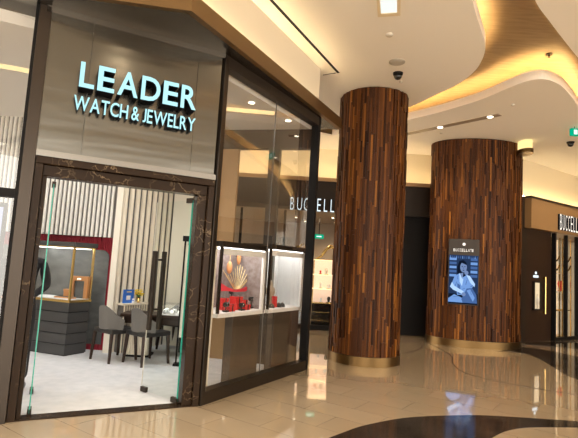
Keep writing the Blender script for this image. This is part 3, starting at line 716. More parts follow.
# contents of the grey vitrine
q = FS.inv(pl(269.5, 306, FS(0, T0+.3), FS(1, T0+.3))); qx = max(q.x, v2a+.09)
o = thing('jewelry_bust', FS(qx, T0+.3, zb2), 'dark neck bust at the left of the grey vitrine', 'bust')
MB().lathe(FS(qx, T0+.3, zb2), [(.06, 0), (.06, .02), (.02, .05), (.03, .10), (.075, .20), (.07, .26), (.03, .30), (.028, .36), (.02, .38)], 14).build('bust', 'warm_stone', o, smooth=True)
MB().lathe(FS(qx, T0+.3, zb2), [(.062, 0), (.062, .021)], 14).build('base', 'black_leather', o)
q = FS.inv(pl(274, 307, FS(0, T0+.15), FS(1, T0+.15))); cc = FS(q.x, T0+.15, zb2)
o = thing('red_case', cc, 'small upright red jewelry case in the grey vitrine', 'jewelry case')
MB().box(FS, q.x-.03, q.x+.03, T0+.12, T0+.18, zb2, zb2+.13).build('body', 'red_box', o, .004); MB().box(FS, q.x-.032, q.x+.032, T0+.118, T0+.182, zb2+.13, zb2+.16).build('lid', 'red_box', o, .004)
for u, lbn, r in ((278.3, 'low black display pad right of the red case', .05), (282, 'outermost black display pad in the grey vitrine', .045), (271.5, 'black display pad left of the red case', .045)):
    q = FS.inv(pl(u, 308, FS(0, T0+.12), FS(1, T0+.12))); o = thing('display_pad', FS(q.x, T0+.12, zb2), lbn, 'display pad', 'black display pads in the grey vitrine')
    MB().lathe(FS(q.x, T0+.12, zb2), [(r, 0), (r*.9, .03), (r*.5, .055), (.01, .06)], 12).build('pad', 'black_leather', o); MB().tube([FS(q.x-.012, T0+.12, zb2+.06), FS(q.x+.012, T0+.12, zb2+.06)], .012, 8).build('ring', 'silver', o)

# ------------------------------------------------------------------ person in black behind the left jamb
def person(loc, rz):
    r = thing('person', loc, 'person in black suit standing behind the left marble door jamb', 'person', rz=0)
    J = {'pel': (0, 0, .94, .15, .11), 'wst': (0, 0, 1.08, .14, .10), 'chs': (0, .0, 1.30, .165, .115), 'nb': (0, 0, 1.45, .09, .08), 'nk': (0, .0, 1.52, .055, .055), 'hd': (0, .02, 1.62, .085, .10), 'ht': (0, .015, 1.70, .07, .085),
         'hL': (.09, 0, .88, .095, .10), 'kL': (.105, .01, .50, .062, .065), 'aL': (.11, -.02, .10, .045, .05), 'hR': (-.09, 0, .88, .095, .10), 'kR': (-.10, .01, .50, .062, .065), 'aR': (-.105, -.02, .10, .045, .05),
         'sL': (.19, 0, 1.42, .065, .065), 'eL': (.255, -.02, 1.14, .05, .05), 'wL': (.12, .19, 1.02, .032, .035), 'sR': (-.19, 0, 1.42, .065, .065), 'eR': (-.255, -.02, 1.14, .05, .05), 'wR': (-.12, .19, 1.02, .032, .035),
         'pL': (.07, .225, .98, .035, .022), 'pR': (-.07, .225, .98, .035, .022)}
    E_ = [('pel', 'wst'), ('wst', 'chs'), ('chs', 'nb'), ('nb', 'nk'), ('nk', 'hd'), ('hd', 'ht'), ('pel', 'hL'), ('hL', 'kL'), ('kL', 'aL'), ('pel', 'hR'), ('hR', 'kR'), ('kR', 'aR'), ('chs', 'sL'), ('sL', 'eL'), ('eL', 'wL'), ('wL', 'pL'), ('chs', 'sR'), ('sR', 'eR'), ('eR', 'wR'), ('wR', 'pR')]
    for s_, p_ in ((1, 'pL'), (-1, 'pR')):
        bx, by, bz = J[p_][:3]
        for k in range(4):
            L_ = (.070, .080, .075, .058)[k]; n1, n2, n3 = f'{p_}{k}a', f'{p_}{k}b', f'{p_}{k}c'
            y0_ = by-.025+.02*k
            J[n1] = (bx, y0_, bz-.04, .010, .010); J[n2] = (bx-.006*s_, y0_+.004, bz-.04-L_*.5, .009, .009); J[n3] = (bx-.018*s_, y0_+.004, bz-.04-L_, .0075, .0075)
            E_ += [(p_, n1), (n1, n2), (n2, n3)]
        J[p_+'t'] = (bx-.02*s_, by+.04, bz-.015, .011, .011); J[p_+'u'] = (bx-.03*s_, by+.055, bz-.055, .009, .009); E_ += [(p_, p_+'t'), (p_+'t', p_+'u')]
    names = list(J); me = bpy.data.meshes.new('body'); me.from_pydata([J[n][:3] for n in names], [(names.index(a), names.index(b)) for a, b in E_], [])
    ob = bpy.data.objects.new('body', me); COL.objects.link(ob); md = ob.modifiers.new('skin', 'SKIN'); md.use_smooth_shade = True
    for i, n in enumerate(names):
        me.skin_vertices[0].data[i].radius = J[n][3:5]; me.skin_vertices[0].data[i].use_root = (n == 'pel')
    sd = ob.modifiers.new('sub', 'SUBSURF'); sd.levels = 1; sd.render_levels = 1
    bpy.context.view_layer.update(); dg = bpy.context.evaluated_depsgraph_get()
    m2 = bpy.data.meshes.new_from_object(ob.evaluated_get(dg)); bpy.data.objects.remove(ob); m2.name = 'body'
    m2.materials.clear(); m2.materials.append(MATS['black_cloth']); m2.materials.append(MATS['skin'])
    for p in m2.polygons:
        c_ = p.center; p.use_smooth = True; p.material_index = 1 if (c_.z > 1.49 or (c_.y > .17 and .7 < c_.z < 1.03)) else 0
    b = bpy.data.objects.new('body', m2); COL.objects.link(b); b.parent = r
    base = WL(r)
    mb = MB()
    for s_ in (-1, 1): mb.ball(base+Vector((s_*.11, .055, .045)), .045, .135, .045, 12)
    mb.build('shoes', 'shoe', r, smooth=True)
    mb = MB(); mb.ball(base+Vector((0, -.012, 1.685)), .098, .112, .085, 14); mb.build('hair', 'hair', r, smooth=True)
    mb = MB()
    for s_ in (-1, 1): mb.ball(base+Vector((s_*.033, .108, 1.64)), .012, .008, .008, 8)
    mb.build('eyes', 'hair', r); mb = MB(); mb.ball(base+Vector((0, .128, 1.605)), .013, .018, .022, 8); mb.build('nose', 'skin', r)
    mb = MB(); mb.ball(base+Vector((0, .11, 1.565)), .025, .01, .006, 8); mb.build('mouth', 'red_wall', r)
    mb = MB()
    for s_ in (-1, 1): mb.ball(base+Vector((s_*.09, .01, 1.625)), .012, .025, .034, 8)
    mb.build('ears', 'skin', r)
    r.rotation_euler.z = rz
    return r
pp = fz(10, 389, .008)
person(pp, math.radians(200))

# ------------------------------------------------------------------ wooden columns
def clad(mb, ptsf, per, z0, z1, sw=.034):
    n = int(per/sw)
    for i in range(n):
        z = z0; first = True
        while z < z1-1e-4:
            L_ = random.uniform(.22, .75)*(random.random() if first else 1)+.05; first = False
            zz = min(z1, z+L_)
            if z1-zz < .08: zz = z1
            d = random.choice([0, .004, .010, .016, .024]); t = min(1, max(0, random.gauss(.45, .25)))
            a0, n0 = ptsf((i+.03)/n); a1, n1 = ptsf((i+.97)/n)
            o0, o1 = a0+n0*d, a1+n1*d
            i0, i1 = a0-n0*.02, a1-n1*.02
            V3 = lambda p, h: (p.x, p.y, h)
            g = .002
            mb.poly([V3(o0, z+g), V3(o1, z+g), V3(o1, zz-g), V3(o0, zz-g)], 0, t)
            mb.poly([V3(i0, z+g), V3(o0, z+g), V3(o0, zz-g), V3(i0, zz-g)], 0, t*.8); mb.poly([V3(o1, z+g), V3(i1, z+g), V3(i1, zz-g), V3(o1, zz-g)], 0, t*.8)
            mb.poly([V3(o0, zz-g), V3(o1, zz-g), V3(i1, zz-g), V3(i0, zz-g)], 0, t); mb.poly([V3(i0, z+g), V3(i1, z+g), V3(o1, z+g), V3(o0, z+g)], 0, t)
            z = zz
def ell(cx, cy, a, b):
    N = 720; P = []; acc = [0]
    for k in range(N+1): P.append((a*cos(2*pi*k/N), b*sin(2*pi*k/N)))
    for k in range(N): acc.append(acc[-1]+math.dist(P[k], P[k+1]))
    import bisect
    def f(s):
        s = (s % 1)*acc[-1]; k = min(N-1, bisect.bisect_right(acc, s)-1); fr_ = (s-acc[k])/(acc[k+1]-acc[k]); th = 2*pi*(k+fr_)/N
        nn = Vector((cos(th)/a, sin(th)/b)).normalized()
        return Vector((cx+a*cos(th), cy+b*sin(th))), nn
    return f, acc[-1]
def column(cx, cy, a, b, label, grp):
    o = thing('wood_clad_column', (cx, cy, 0), label, 'column', grp); o['kind'] = 'thing'
    f, per = ell(cx, cy, a-.012, b-.012)
    core = MB(); core.prism([tuple(ell(cx, cy, a-.03, b-.03)[0](k/64)[0]) for k in range(64)], .0, ZC-.0); core.build('core', 'black_metal', o)
    mb = MB(); clad(mb, f, per, .15, ZC-.012); mb.build('strip_cladding', 'strip_wood', o, tint=True)
    g, _ = ell(cx, cy, a+.016, b+.016); r_ = [tuple(g(k/96)[0]) for k in range(96)]
    mb = MB(); mb.prism(r_, .0, .15); mb.build('base_ring', 'gold_ring', o, smooth=False)
    return o
near1 = fz(364.5, 367); dl = ray(332.9, 262); dr = ray(402.6, 262)
al = math.atan2(dl.x, dl.y); ar = math.atan2(dr.x, dr.y); half = (ar-al)/2; mid = (ar+al)/2
Dn = near1.to_2d().length; sh_ = sin(half); Rr = Dn*sh_/(1-sh_); cc1 = Vector((sin(mid), cos(mid)))*(Dn+Rr)
column(cc1.x, cc1.y, Rr+.0, Rr+.0, 'round column of brown wood strips at the corner of the shop', 'wood strip columns')
C2 = (4.385, 11.02); A2, B2 = 1.055, .66
column(C2[0], C2[1], A2, B2, 'wide oval column of brown wood strips carrying the digital screen', 'wood strip columns')

# screen on the wide column
fe, pe = ell(C2[0], C2[1], A2, B2)
best = min((abs(fe(k/720)[0].x/fe(k/720)[0].y-ray(463.5, 280).x/ray(463.5, 280).y), k) for k in range(360, 720))[1]
sp, sn = fe(best/720)
sp = sp+sn*.035
SF = Fr(sp, (-sn.y, sn.x)) if True else None
if SF.y.dot(Vector((sn.x, sn.y, 0))) > 0: SF = Fr(sp, (sn.y, -sn.x))
def sfp(u, v): return SF.inv(pl(u, v, SF(0, -.05), SF(1, -.05)))
tl_, br_ = sfp(449.3, 254.5), sfp(477.6, 305.2); hd = sfp(449, 238.5).z
ds = thing('digital_display', (sp.x, sp.y, br_.z), 'digital screen showing a seated person in blue, on the wide column', 'display screen')
x0_, x1_, z0_, z1_ = tl_.x, br_.x, br_.z, tl_.z
MB().box(SF, x0_-.015, x1_+.015, -.045, .10, z0_-.02, hd).build('housing', 'dark_bronze', ds, .004)
SC = [('sky', (.03, .06, .15), .5), ('pale', (.17, .33, .70), .8), ('mid', (.07, .15, .38), .7), ('dark', (.008, .014, .035), .5), ('skin', (.17, .25, .46), .8), ('white', (.42, .62, .95), .85)]
for n, c_, s_ in SC: emis('screen_'+n, c_, s_)
mb = MB(); k_ = [0]
def sp_(pts, mi):
    k_[0] += 1; d = -.046-.00025*k_[0]
    mb.poly([SF(x0_+(x1_-x0_)*p[0], d, z0_+(z1_-z0_)*p[1]) for p in pts], mi)
def oval(cx, cy, rx, ry, mi, n=18): sp_([(cx+rx*cos(2*pi*k/n), cy+ry*sin(2*pi*k/n)) for k in range(n)], mi)
sp_([(0, 0), (1, 0), (1, 1), (0, 1)], 0)
for i in range(5):
    sp_([(.02, .55+.085*i), (.26, .55+.085*i), (.26, .60+.085*i), (.02, .60+.085*i)], 2 if i % 2 else 1); sp_([(.74, .55+.085*i), (.97, .55+.085*i), (.97, .605+.085*i), (.74, .605+.085*i)], 1 if i % 2 else 2)
sp_([(.0, .0), (1, 0), (1, .22), (0, .2)], 3)
sp_([(.3, .5), (.28, .75), (.36, .88), (.5, .9), (.6, .84), (.62, .7), (.55, .55), (.5, .4), (.36, .38)], 3)
oval(.5, .75, .115, .105, 4)
sp_([(.44, .84), (.6, .8), (.58, .86), (.48, .885)], 3)
sp_([(.12, .42), (.2, .56), (.36, .62), (.5, .55), (.62, .6), (.78, .54), (.86, .42), (.78, .3), (.8, .2), (.3, .18), (.28, .3), (.14, .33)], 1)
sp_([(.36, .62), (.44, .62), (.5, .5), (.46, .36), (.38, .45)], 5); sp_([(.38, .62), (.5, .64), (.47, .5)], 4); sp_([(.3, .42), (.4, .38), (.42, .2), (.32, .2)], 2)
sp_([(.60, .60), (.72, .58), (.9, .42), (.88, .36), (.74, .44), (.58, .62)], 5); oval(.6, .64, .07, .045, 4)
sp_([(.12, .44), (.05, .34), (.16, .28), (.5, .20), (.52, .26), (.2, .36)], 5)
sp_([(.0, .10), (.2, .19), (.45, .13), (.6, .05), (.55, .0), (.0, .0)], 1); sp_([(.45, .10), (.62, .32), (.8, .34), (.95, .2), (.98, .02), (.5, .02)], 2); sp_([(.62, .28), (.74, .31), (.9, .14), (.84, .06)], 1); oval(.52, .2, .07, .04, 4)
for x_, y_, l_, a_ in ((.22, .36, .16, 1.2), (.30, .50, .12, 1.7), (.58, .40, .16, 1.3), (.66, .48, .14, 2.0), (.74, .36, .10, .6), (.16, .14, .2, .1), (.6, .16, .14, 1.1), (.78, .2, .14, 1.9), (.46, .30, .1, .4), (.4, .24, .12, 2.6)):
    dx, dy = l_*cos(a_), l_*sin(a_)*.6; sp_([(x_, y_), (x_+.018, y_-.006), (x_+dx+.012, y_+dy), (x_+dx, y_+dy+.006)], 2)
for x_, y_, m_ in ((.455, .765, 3), (.545, .765, 3)): oval(x_, y_, .022, .010, m_, 8)
sp_([(.495, .77), (.515, .72), (.485, .722)], 2); oval(.5, .69, .03, .009, 3, 8)
for i in range(14): sp_([(.03+.07*i, .93), (.06+.07*i, .93), (.05+.07*i, .985), (.035+.07*i, .98)], 2 if i % 3 else 1)
sp_([(.0, .0), (1, 0), (1, .03), (0, .03)], 3)
mb.build('screen', ['screen_'+n for n, _, _ in SC], ds)
tx = (x0_+x1_)/2
for i, c_ in enumerate('BUCCELLATI'):
    wch = (x1_-x0_)*.72/10; letter(c_, SF, x0_+(x1_-x0_)*.14+i*wch, -.052, -.0455, z1_+(hd-z1_)*.22, .062, wch*(.35 if c_ == 'I' else .74), ['buc_warm', 'letter_side'], ds, .0)
mb = MB(); mb.tube([SF(tx, -.0455, z1_+(hd-z1_)*.68), SF(tx, -.052, z1_+(hd-z1_)*.68)], .032, 12); mb.build('round_emblem', 'buc_warm', ds)

# ------------------------------------------------------------------ far store front
def serif_letter(ch, fr, x, w, y0, y1, z, h, mats, parent):
    return letter(ch, fr, x, y0, y1, z, h, w, mats, parent, -.012 if ch not in 'I' else -.006)
wf_ = sempty('wall_far', (0, FY, 0), 'far store front with a lit cream band over a dark fascia')
MB().box(W0, -9, 5.9, FY+.40, FY+.5, 3.7, ZC).build('lit_band', 'band_paint', wf_)
MB().box(W0, -9, 3.62, FY-.08, FY+.4, 2.95, 3.80).build('fascia', 'dark_fascia', wf_)
MB().box(W0, -9, 3.7, FY-.13, FY+.1, 3.70, 3.79).build('ledge', 'brown_fascia', wf_)
MB().box(W0, 2.62, 5.3, FY+.02, FY+.3, 0, 2.95).build('opening_shade_block', 'black_metal', wf_)  # solid block; the darkness of the recess is put into its black colour
MB().box(W0, 3.62, 5.25, FY-.02, FY+.4, 0, 3.8).build('side_panel', 'dark_bronze', wf_)
MB().box(W0, -9, 1.62-.0, FY+3.2, FY+3.3, 0, 2.95).build('store_rear', 'warm_stone', wf_)
MB().box(W0, -9, 2.62, FY-.05, FY+3.3, 2.93, 2.95).build('store_ceiling', 'warm_stone', wf_)
MB().box(W0, 2.52, 2.62, FY-.05, FY+3.3, 0, 2.93).build('store_side', 'dark_fascia', wf_)
mb = MB(); mb.box(W0, -9, 5.2, FY+.02, FY+.05, 3.80, 3.815); tag(mb.build('band_light_strip', 'led_band'), 'warm light strip on the ledge of the far dark fascia', 'light strip')
bsn = thing('illuminated_sign', (1.3, FY-.1, 3.0), 'white glowing letters on the dark fascia of the far store', 'sign')
FB = Fr((0, FY-.08), (1, 0)); wl = pl(290, 212, (0, FY-.1), (1, FY-.1)); wr = pl(335, 205, (0, FY-.1), (1, FY-.1)); zl0 = pl(310, 211.5, (0, FY), (1, FY)).z; zl1 = pl(310, 199, (0, FY), (1, FY)).z
pitch = (wr.x-wl.x)/6.65
for i, c_ in enumerate('BUCCELLATI'):
    serif_letter(c_, FB, wl.x+i*pitch*(1 if i < 8 else .99), pitch*(.18 if c_ == 'I' else .52 if c_ in 'ELB' else .72), -.06, 0, zl0, zl1-zl0, ['buc_face', 'letter_side'], bsn)
# glazing posts of the far store
w4 = sempty('window_4', (.8, FY, 0), 'dark framed display window of the far store')
for x in (-2.6, -1.2, -.1, .62, 2.45): MB().box(W0, x-.03, x+.03, FY-.03, FY+.05, .0, 2.93).build('post', 'black_metal', w4)
MB().box(W0, -2.6, 2.45, FY-.03, FY+.05, 0, .12).build('bottom_rail', 'black_metal', w4)
MB().poly([(-2.6, FY+.01, .12), (2.45, FY+.01, .12), (2.45, FY+.01, 2.93), (-2.6, FY+.01, 2.93)]).build('pane', 'case_glass', w4)
# display shelf units
def shelf_unit(cx, w, label):
    o = thing('display_shelf', (cx, FY+.5, 0), label, 'display shelf', 'lit gold shelves in the far store')
    db = MB().box(W0, cx-w/2, cx+w/2, FY+.32, FY+.7, 0, .62).build('drawer_base', 'black_gloss', o, .004)
    for z in (.2, .41): MB().box(W0, cx-w/2+.02, cx+w/2-.02, FY+.315, FY+.32, z-.004, z+.004).build('brass_inlay', 'brass', db)
    MB().box(W0, cx-w/2+.02, cx+w/2-.02, FY+.66, FY+.69, .62, 1.72).build('back', 'pink_shelf', o)
    for z in (.62, .98, 1.34, 1.72): MB().box(W0, cx-w/2, cx+w/2, FY+.34, FY+.7, z, z+.02).build('shelf', 'shelf_light' if z > .7 else 'brass', o)
    for x in (cx-w/2, cx+w/2-.02): MB().box(W0, x, x+.02, FY+.34, FY+.37, .62, 1.74).build('upright', 'brass', o)
    return o
su = shelf_unit(1.02, .62, 'lit gold shelf unit seen between the shop corner and round column'); shelf_unit(.26, .46, 'lit gold shelf unit seen through the shop corner glass'); shelf_unit(2.0, .8, 'lit gold shelf unit just behind the round column')
for k, (x, z, w, h, m_) in enumerate(((.92, 1.0, .09, .14, 'white_board'), (1.14, 1.0, .16, .12, 'white_board'), (1.05, 1.36, .12, .16, 'cream_panel'), (.9, 1.36, .08, .1, 'red_box'), (1.15, .64, .14, .16, 'black_gloss'), (.95, .64, .09, .12, 'white_board'))):
    lbn = ['small white stand left on the middle gold shelf', 'wide white stand right on the middle gold shelf', 'cream stand on the upper gold shelf', 'small red case on the upper gold shelf', 'black case on the lowest gold shelf', 'white case on the lowest gold shelf'][k]
    o = thing('jewelry_stand', (x, FY+.5, z), lbn, 'display stand', 'stands on the gold shelves')
    mb = MB(); mb.lathe((x, FY+.5, z), [(w/2, 0), (w/2, .015), (w*.2, .03), (w*.35, h*.7), (w*.2, h)], 12); mb.build('stand', m_, o, smooth=True); MB().lathe((x, FY+.5, z), [(w/2+.004, 0), (w/2+.004, .012)], 12).build('base', 'brass', o)
for x0_b, lbn in ((1.02, 'gold crown finial atop the shelf unit left of the round column'), (.26, 'gold crown finial atop the shelf unit behind shop corner glass')):
    o = thing('gold_finial', (x0_b, FY+.52, 1.74), lbn, 'ornament', 'gold finials over the shelves')
    mb = MB(); mb.tube([(x0_b-.25, FY+.5, 1.76), (x0_b-.12, FY+.5, 1.83), (x0_b, FY+.5, 2.02), (x0_b+.12, FY+.5, 2.10), (x0_b+.25, FY+.5, 2.04)], [.02, .03, .04, .05, .03], 8); mb.build('scroll', 'brass', o, smooth=True)
    MB().box(W0, x0_b-.28, x0_b+.28, FY+.46, FY+.54, 1.741, 1.76).build('base', 'brass', o)
p = pl(319, 236.5, (0, FY+1.2), (1, FY+1.2)); ex = thing('exit_sign', (p.x, FY+1.2, p.z), 'small green panel standing in for an exit sign reflection', 'exit sign')  # added panel stands in for the reflection of an exit sign
MB().box(W0, p.x-.13, p.x+.13, FY+1.19, FY+1.22, p.z-.06, p.z+.06).build('panel', 'exit_green', ex); MB().box(W0, p.x-.01, p.x+.01, FY+1.2, FY+1.21, p.z+.06, 2.93).build('rod', 'black_metal', ex)
MB().box(W0, p.x-.07, p.x+.07, FY+1.186, FY+1.19, p.z-.015, p.z+.015).build('arrow', 'exit_white', ex)
for k, (x, y) in enumerate(((.6, FY+.9), (1.2, FY+1.0), (.2, FY+1.4), (1.4, FY+2.2), (.5, FY+2.4))):
    o = thing('store_spotlight', (x, y, 2.90), 'small warm ceiling spot inside the far store, %s from the front' % ['nearest', 'second', 'third', 'fourth', 'last'][k], 'spotlight', 'ceiling spots in the far store')
    MB().lathe((x, y, 2.905), [(.05, 0), (.05, .024)], 12).build('trim_ring', 'brass', o); MB().lathe((x, y, 2.90), [(.035, 0), (.035, .004)], 12).build('lens', 'downlight_face', o)

# ------------------------------------------------------------------ right store
wr_ = sempty('wall_right', FR_(1.5, 0), 'right store front with a brown fascia under a lit band')
def rpx(u, v, t=0.): return FR_.inv(pl(u, v, FR_(0, t), FR_(1, t)))
zf0 = rpx(545, 230, -.12).z; zf1 = rpx(566, 206, -.12).z
MB().box(FR_, -.12, 9, -.12, .1, zf0, zf1).build('fascia', 'brown_fascia', wr_)
MB().box(FR_, -.9, 9, .25, .35, zf1-.2, ZC).build('lit_band', 'band_paint', wr_)
MB().box(FR_, -.2, 9, -.16, .25, zf1, zf1+.04).build('ledge', 'bronze', wr_)
mb = MB(); mb.box(FR_, -.2, 9, .06, .09, zf1+.045, zf1+.06); tag(mb.build('band_light_strip', 'led_band'), 'warm light strip above the brown fascia of the right store', 'light strip')
MB().box(FR_, -.95, -.02, .05, .25, 0, zf1).build('side_panel', 'dark_bronze', wr_)
xd1 = rpx(553, 341).x
MB().box(FR_, -.02, xd1, .06, .2, 0, zf0).build('entry_panel', 'wood_dark', wr_)
MB().box(FR_, xd1, 9, .9, 1.0, 0, zf0).build('store_rear', 'cream_panel', wr_)
MB().box(FR_, xd1, 9, -.1, 1.0, zf0-.02, zf0).build('store_ceiling', 'warm_stone', wr_)
w5 = sempty('window_5', FR_(1.6, 0), 'black framed display window of the right store')
xs_ = [rpx(u, 341).x for u in (554.5, 566, 577, 592, 610)]
for i, x in enumerate(xs_): MB().box(FR_, x-(.06 if i == 0 else .02), x+.03, -.03, .06, 0, zf0).build('post', 'black_metal', w5)
MB().box(FR_, xs_[0], 4, -.03, .06, 0, .08).build('bottom_rail', 'black_metal', w5)
MB().poly([FR_(xs_[0], 0, .08), FR_(4, 0, .08), FR_(4, 0, zf0), FR_(xs_[0], 0, zf0)]).build('pane', 'case_glass', w5)
rs = thing('illuminated_sign', FR_(1.6, -.15, 2.9), 'white glowing letters on the brown fascia of the right store', 'sign')
xa = rpx(559, 222, -.15).x; xb = rpx(578, 228, -.15).x; za = rpx(566, 231, -.15).z; zb_ = rpx(566, 215.5, -.15).z; pt = (xb-xa)/7.2
for i, c_ in enumerate('BUCCELLATI'): serif_letter(c_, FR_, xa+i*pt, pt*(.25 if c_ == 'I' else .66), -.18, -.12, za, zb_-za, ['buc_warm', 'letter_side'], rs)
# niche with small sign and brass handle on the dark entry panel
n0 = rpx(535, 309); n1 = rpx(541.5, 283)
ni = thing('display_niche', FR_((n0.x+n1.x)/2, .05, n0.z), 'small glowing display niche in the dark entry panel', 'display niche')
MB().box(FR_, n0.x, n1.x, .048, .0595, n0.z, n1.z).build('glow_panel', 'niche_glow', ni)
mb = MB(); w_ = .03; mb.box(FR_, n0.x-w_, n0.x, .0, .0595, n0.z-w_, n1.z+w_).box(FR_, n1.x, n1.x+w_, .0, .0595, n0.z-w_, n1.z+w_).box(FR_, n0.x, n1.x, .0, .0595, n1.z, n1.z+w_).box(FR_, n0.x, n1.x, .0, .0595, n0.z-w_, n0.z); mb.build('frame', 'dark_bronze', ni)
b_ = FR_((n0.x+n1.x)/2, .025, n0.z); MB().lathe((b_.x, b_.y, b_.z), [(.05, 0), (.02, .04), (.05, .16), (.055, .24), (.02, .30), (.02, .36)], 10).build('bust', 'plastic_white', ni, smooth=True)
q = rpx(538, 275); o = thing('small_sign', FR_(q.x, .05, q.z-.06), 'tiny glowing white sign above the small display niche', 'sign')
MB().box(FR_, q.x-.11, q.x+.11, .045, .0595, q.z-.07, q.z-.01).build('lettering', 'buc_face', o); mb = MB(); mb.tube([FR_(q.x, .045, q.z+.05), FR_(q.x, .0595, q.z+.05)], .035, 10); mb.build('round_emblem', 'buc_face', o)
h0 = rpx(545.5, 314); h1 = rpx(545.5, 277); o = thing('door_pull', FR_(h0.x, 0, h0.z), 'long brass door pull on the dark entry panel', 'door handle')
MB().tube([FR_(h0.x, .0, h0.z), FR_(h0.x, .0, h1.z)], .022, 8).build('bar', 'brass', o)
mb = MB()
for z in (h0.z+.03, h1.z-.03): mb.tube([FR_(h0.x, .0, z), FR_(h0.x, .0595, z)], .03, 8)
mb.build('mount', 'brass', o)
# glass cabinets in the right store window
for k in range(2):
    a_, b__ = xs_[k]+.08, xs_[k+1]-.06
    o = thing('glass_cabinet', FR_((a_+b__)/2, .3, 0), ['lit glass cabinet with gold trim beside the dark entry panel', 'second lit glass cabinet from the dark entry panel'][k], 'cabinet', 'lit cabinets in the right store')
    MB().box(FR_, a_, b__, .12, .55, 0, .06).build('plinth', 'brass', o); MB().box(FR_, a_, b__, .5, .55, .06, zf0-.1).build('back', 'shelf_light', o)
    for z in (.75, 1.25, 1.75): MB().box(FR_, a_, b__, .14, .5, z, z+.02).build('shelf', 'brass' if z < 1 else 'white_board', o)
    mb = MB()
    for x in (a_, b__-.02): mb.box(FR_, x, x+.02, .12, .15, .06, zf0-.1)
    mb.build('uprights', 'brass', o)
    mb = MB(); cx = (a_+b__)/2; w_ = (b__-a_)/2
    for zz in (2.25, 2.0): mb.tube([FR_(cx-w_+.03+2*(w_-.03)*i/10, .13, zz-.16*sin(pi*i/10)) for i in range(11)], .02, 6)
    mb.build('gold_swag', 'brass', o)
    for j, (z, m_, hh) in enumerate(((.77, 'white_board', .25), (1.27, 'red_box' if k == 1 else 'pink_shelf', .3), (1.77, 'cream_panel', .2))):
        ob = thing('jewelry_stand', FR_(cx, .3, z), '%s stand on the %s shelf of the %s lit cabinet' % ({'white_board': 'white', 'red_box': 'red', 'pink_shelf': 'pink', 'cream_panel': 'cream'}[m_], ['lowest', 'middle', 'top'][j], ['first', 'second', 'third'][k]), 'display stand', 'stands in the lit cabinets')
        pz = FR_(cx, .3, z); MB().lathe((pz.x, pz.y, pz.z), [(.07, 0), (.07, .02), (.03, .04), (.08, hh*.7), (.05, hh)], 12).build('stand', m_, ob, smooth=True)
        MB().lathe((pz.x, pz.y, pz.z), [(.074, 0), (.074, .015)], 12).build('base', 'brass', ob)

# ------------------------------------------------------------------ fittings in the mall ceiling
s0 = fz(268, -4, ZC-.002); s1 = fz(338.5, 72.5, ZC-.002); sf = Fr(s0, s1-s0, ZC)
sl = thing('slot_diffuser', s1, 'long black linear slot in the ceiling beside the bulkhead', 'air vent'); mb = MB(); mb.box(sf, -1.5, (s1-s0).length, -.02, .02, -.012, .0); mb.build('slot', 'black_metal', sl)
mb = MB(); mb.box(sf, -1.5, (s1-s0).length+.01, -.028, -.02, -.008, 0).box(sf, -1.5, (s1-s0).length+.01, .02, .028, -.008, 0); mb.build('edge_trim', 'ceiling_paint', sl)
mb = MB(); q = fz(323, 75, ZC-.002); qf = Fr(s1, q-s1, ZC); mb.box(qf, .05, (q-s1).length, -.008, .008, -.006, 0); mb.build('end_slot', 'inlay_line', sl)
def disc(name, u, v, r, h, m_, label, cat, parts=None, grp=None):
    p = fz(u, v, ZC); o = thing(name, (p.x, p.y, ZC-h), label, cat, grp)
    MB().lathe((p.x, p.y, ZC-h), [(r*.8, 0), (r, h*.5), (r, h)], 20).build('housing', m_, o, smooth=False)
    MB().lathe((p.x, p.y, ZC-h-.004), [(r*.6, 0), (r*.6, .004)], 16).build('grille' if cat != 'smoke detector' else 'sensor', 'speaker_grey' if cat != 'smoke detector' else m_, o)
disc('ceiling_speaker', 397, 62, .12, .012, 'speaker_grey', 'round grey speaker grille in the ceiling above the dome camera', 'speaker')
disc('smoke_detector', 389.5, 34.3, .05, .025, 'detector_beige', 'small round detector between the light recess and ceiling speaker', 'smoke detector')
disc('smoke_detector', 401, 81.5, .03, .02, 'detector_beige', 'tiny white detector just beyond the round-column dome camera', 'smoke detector')
disc('smoke_detector', 513, 104.5, .03, .02, 'detector_beige', 'tiny detector between golden channel and slot lights', 'smoke detector')
disc('smoke_detector', 441, 133, .03, .02, 'detector_beige', 'tiny detector below the slot lights above the wide column', 'smoke detector')
def dome(u, v, label):
    p = fz(u, v, ZC); o = thing('dome_camera', (p.x, p.y, ZC-.11), label, 'camera', 'black ceiling dome cameras')
    MB().lathe((p.x, p.y, ZC-.03), [(.075, 0), (.08, .03)], 16).build('mount', 'black_metal', o); MB().lathe((p.x, p.y, ZC-.11), [(.01, 0), (.04, .012), (.06, .04), (.066, .08)], 16).build('dome', 'black_gloss', o, smooth=True)
dome(398, 73, 'black dome camera on the ceiling over the round column'); dome(570.5, 142, 'black dome camera below the green exit sign')
p = fz(549, 54, ZR); o = thing('sprinkler', (p.x, p.y, ZR-.06), 'small sprinkler head in the golden raised ceiling', 'sprinkler')
MB().lathe((p.x, p.y, ZR-.015), [(.05, 0), (.05, .015)], 12).build('plate', 'bronze', o); MB().lathe((p.x, p.y, ZR-.06), [(.02, 0), (.008, .01), (.012, .045)], 8).build('head', 'bronze', o)
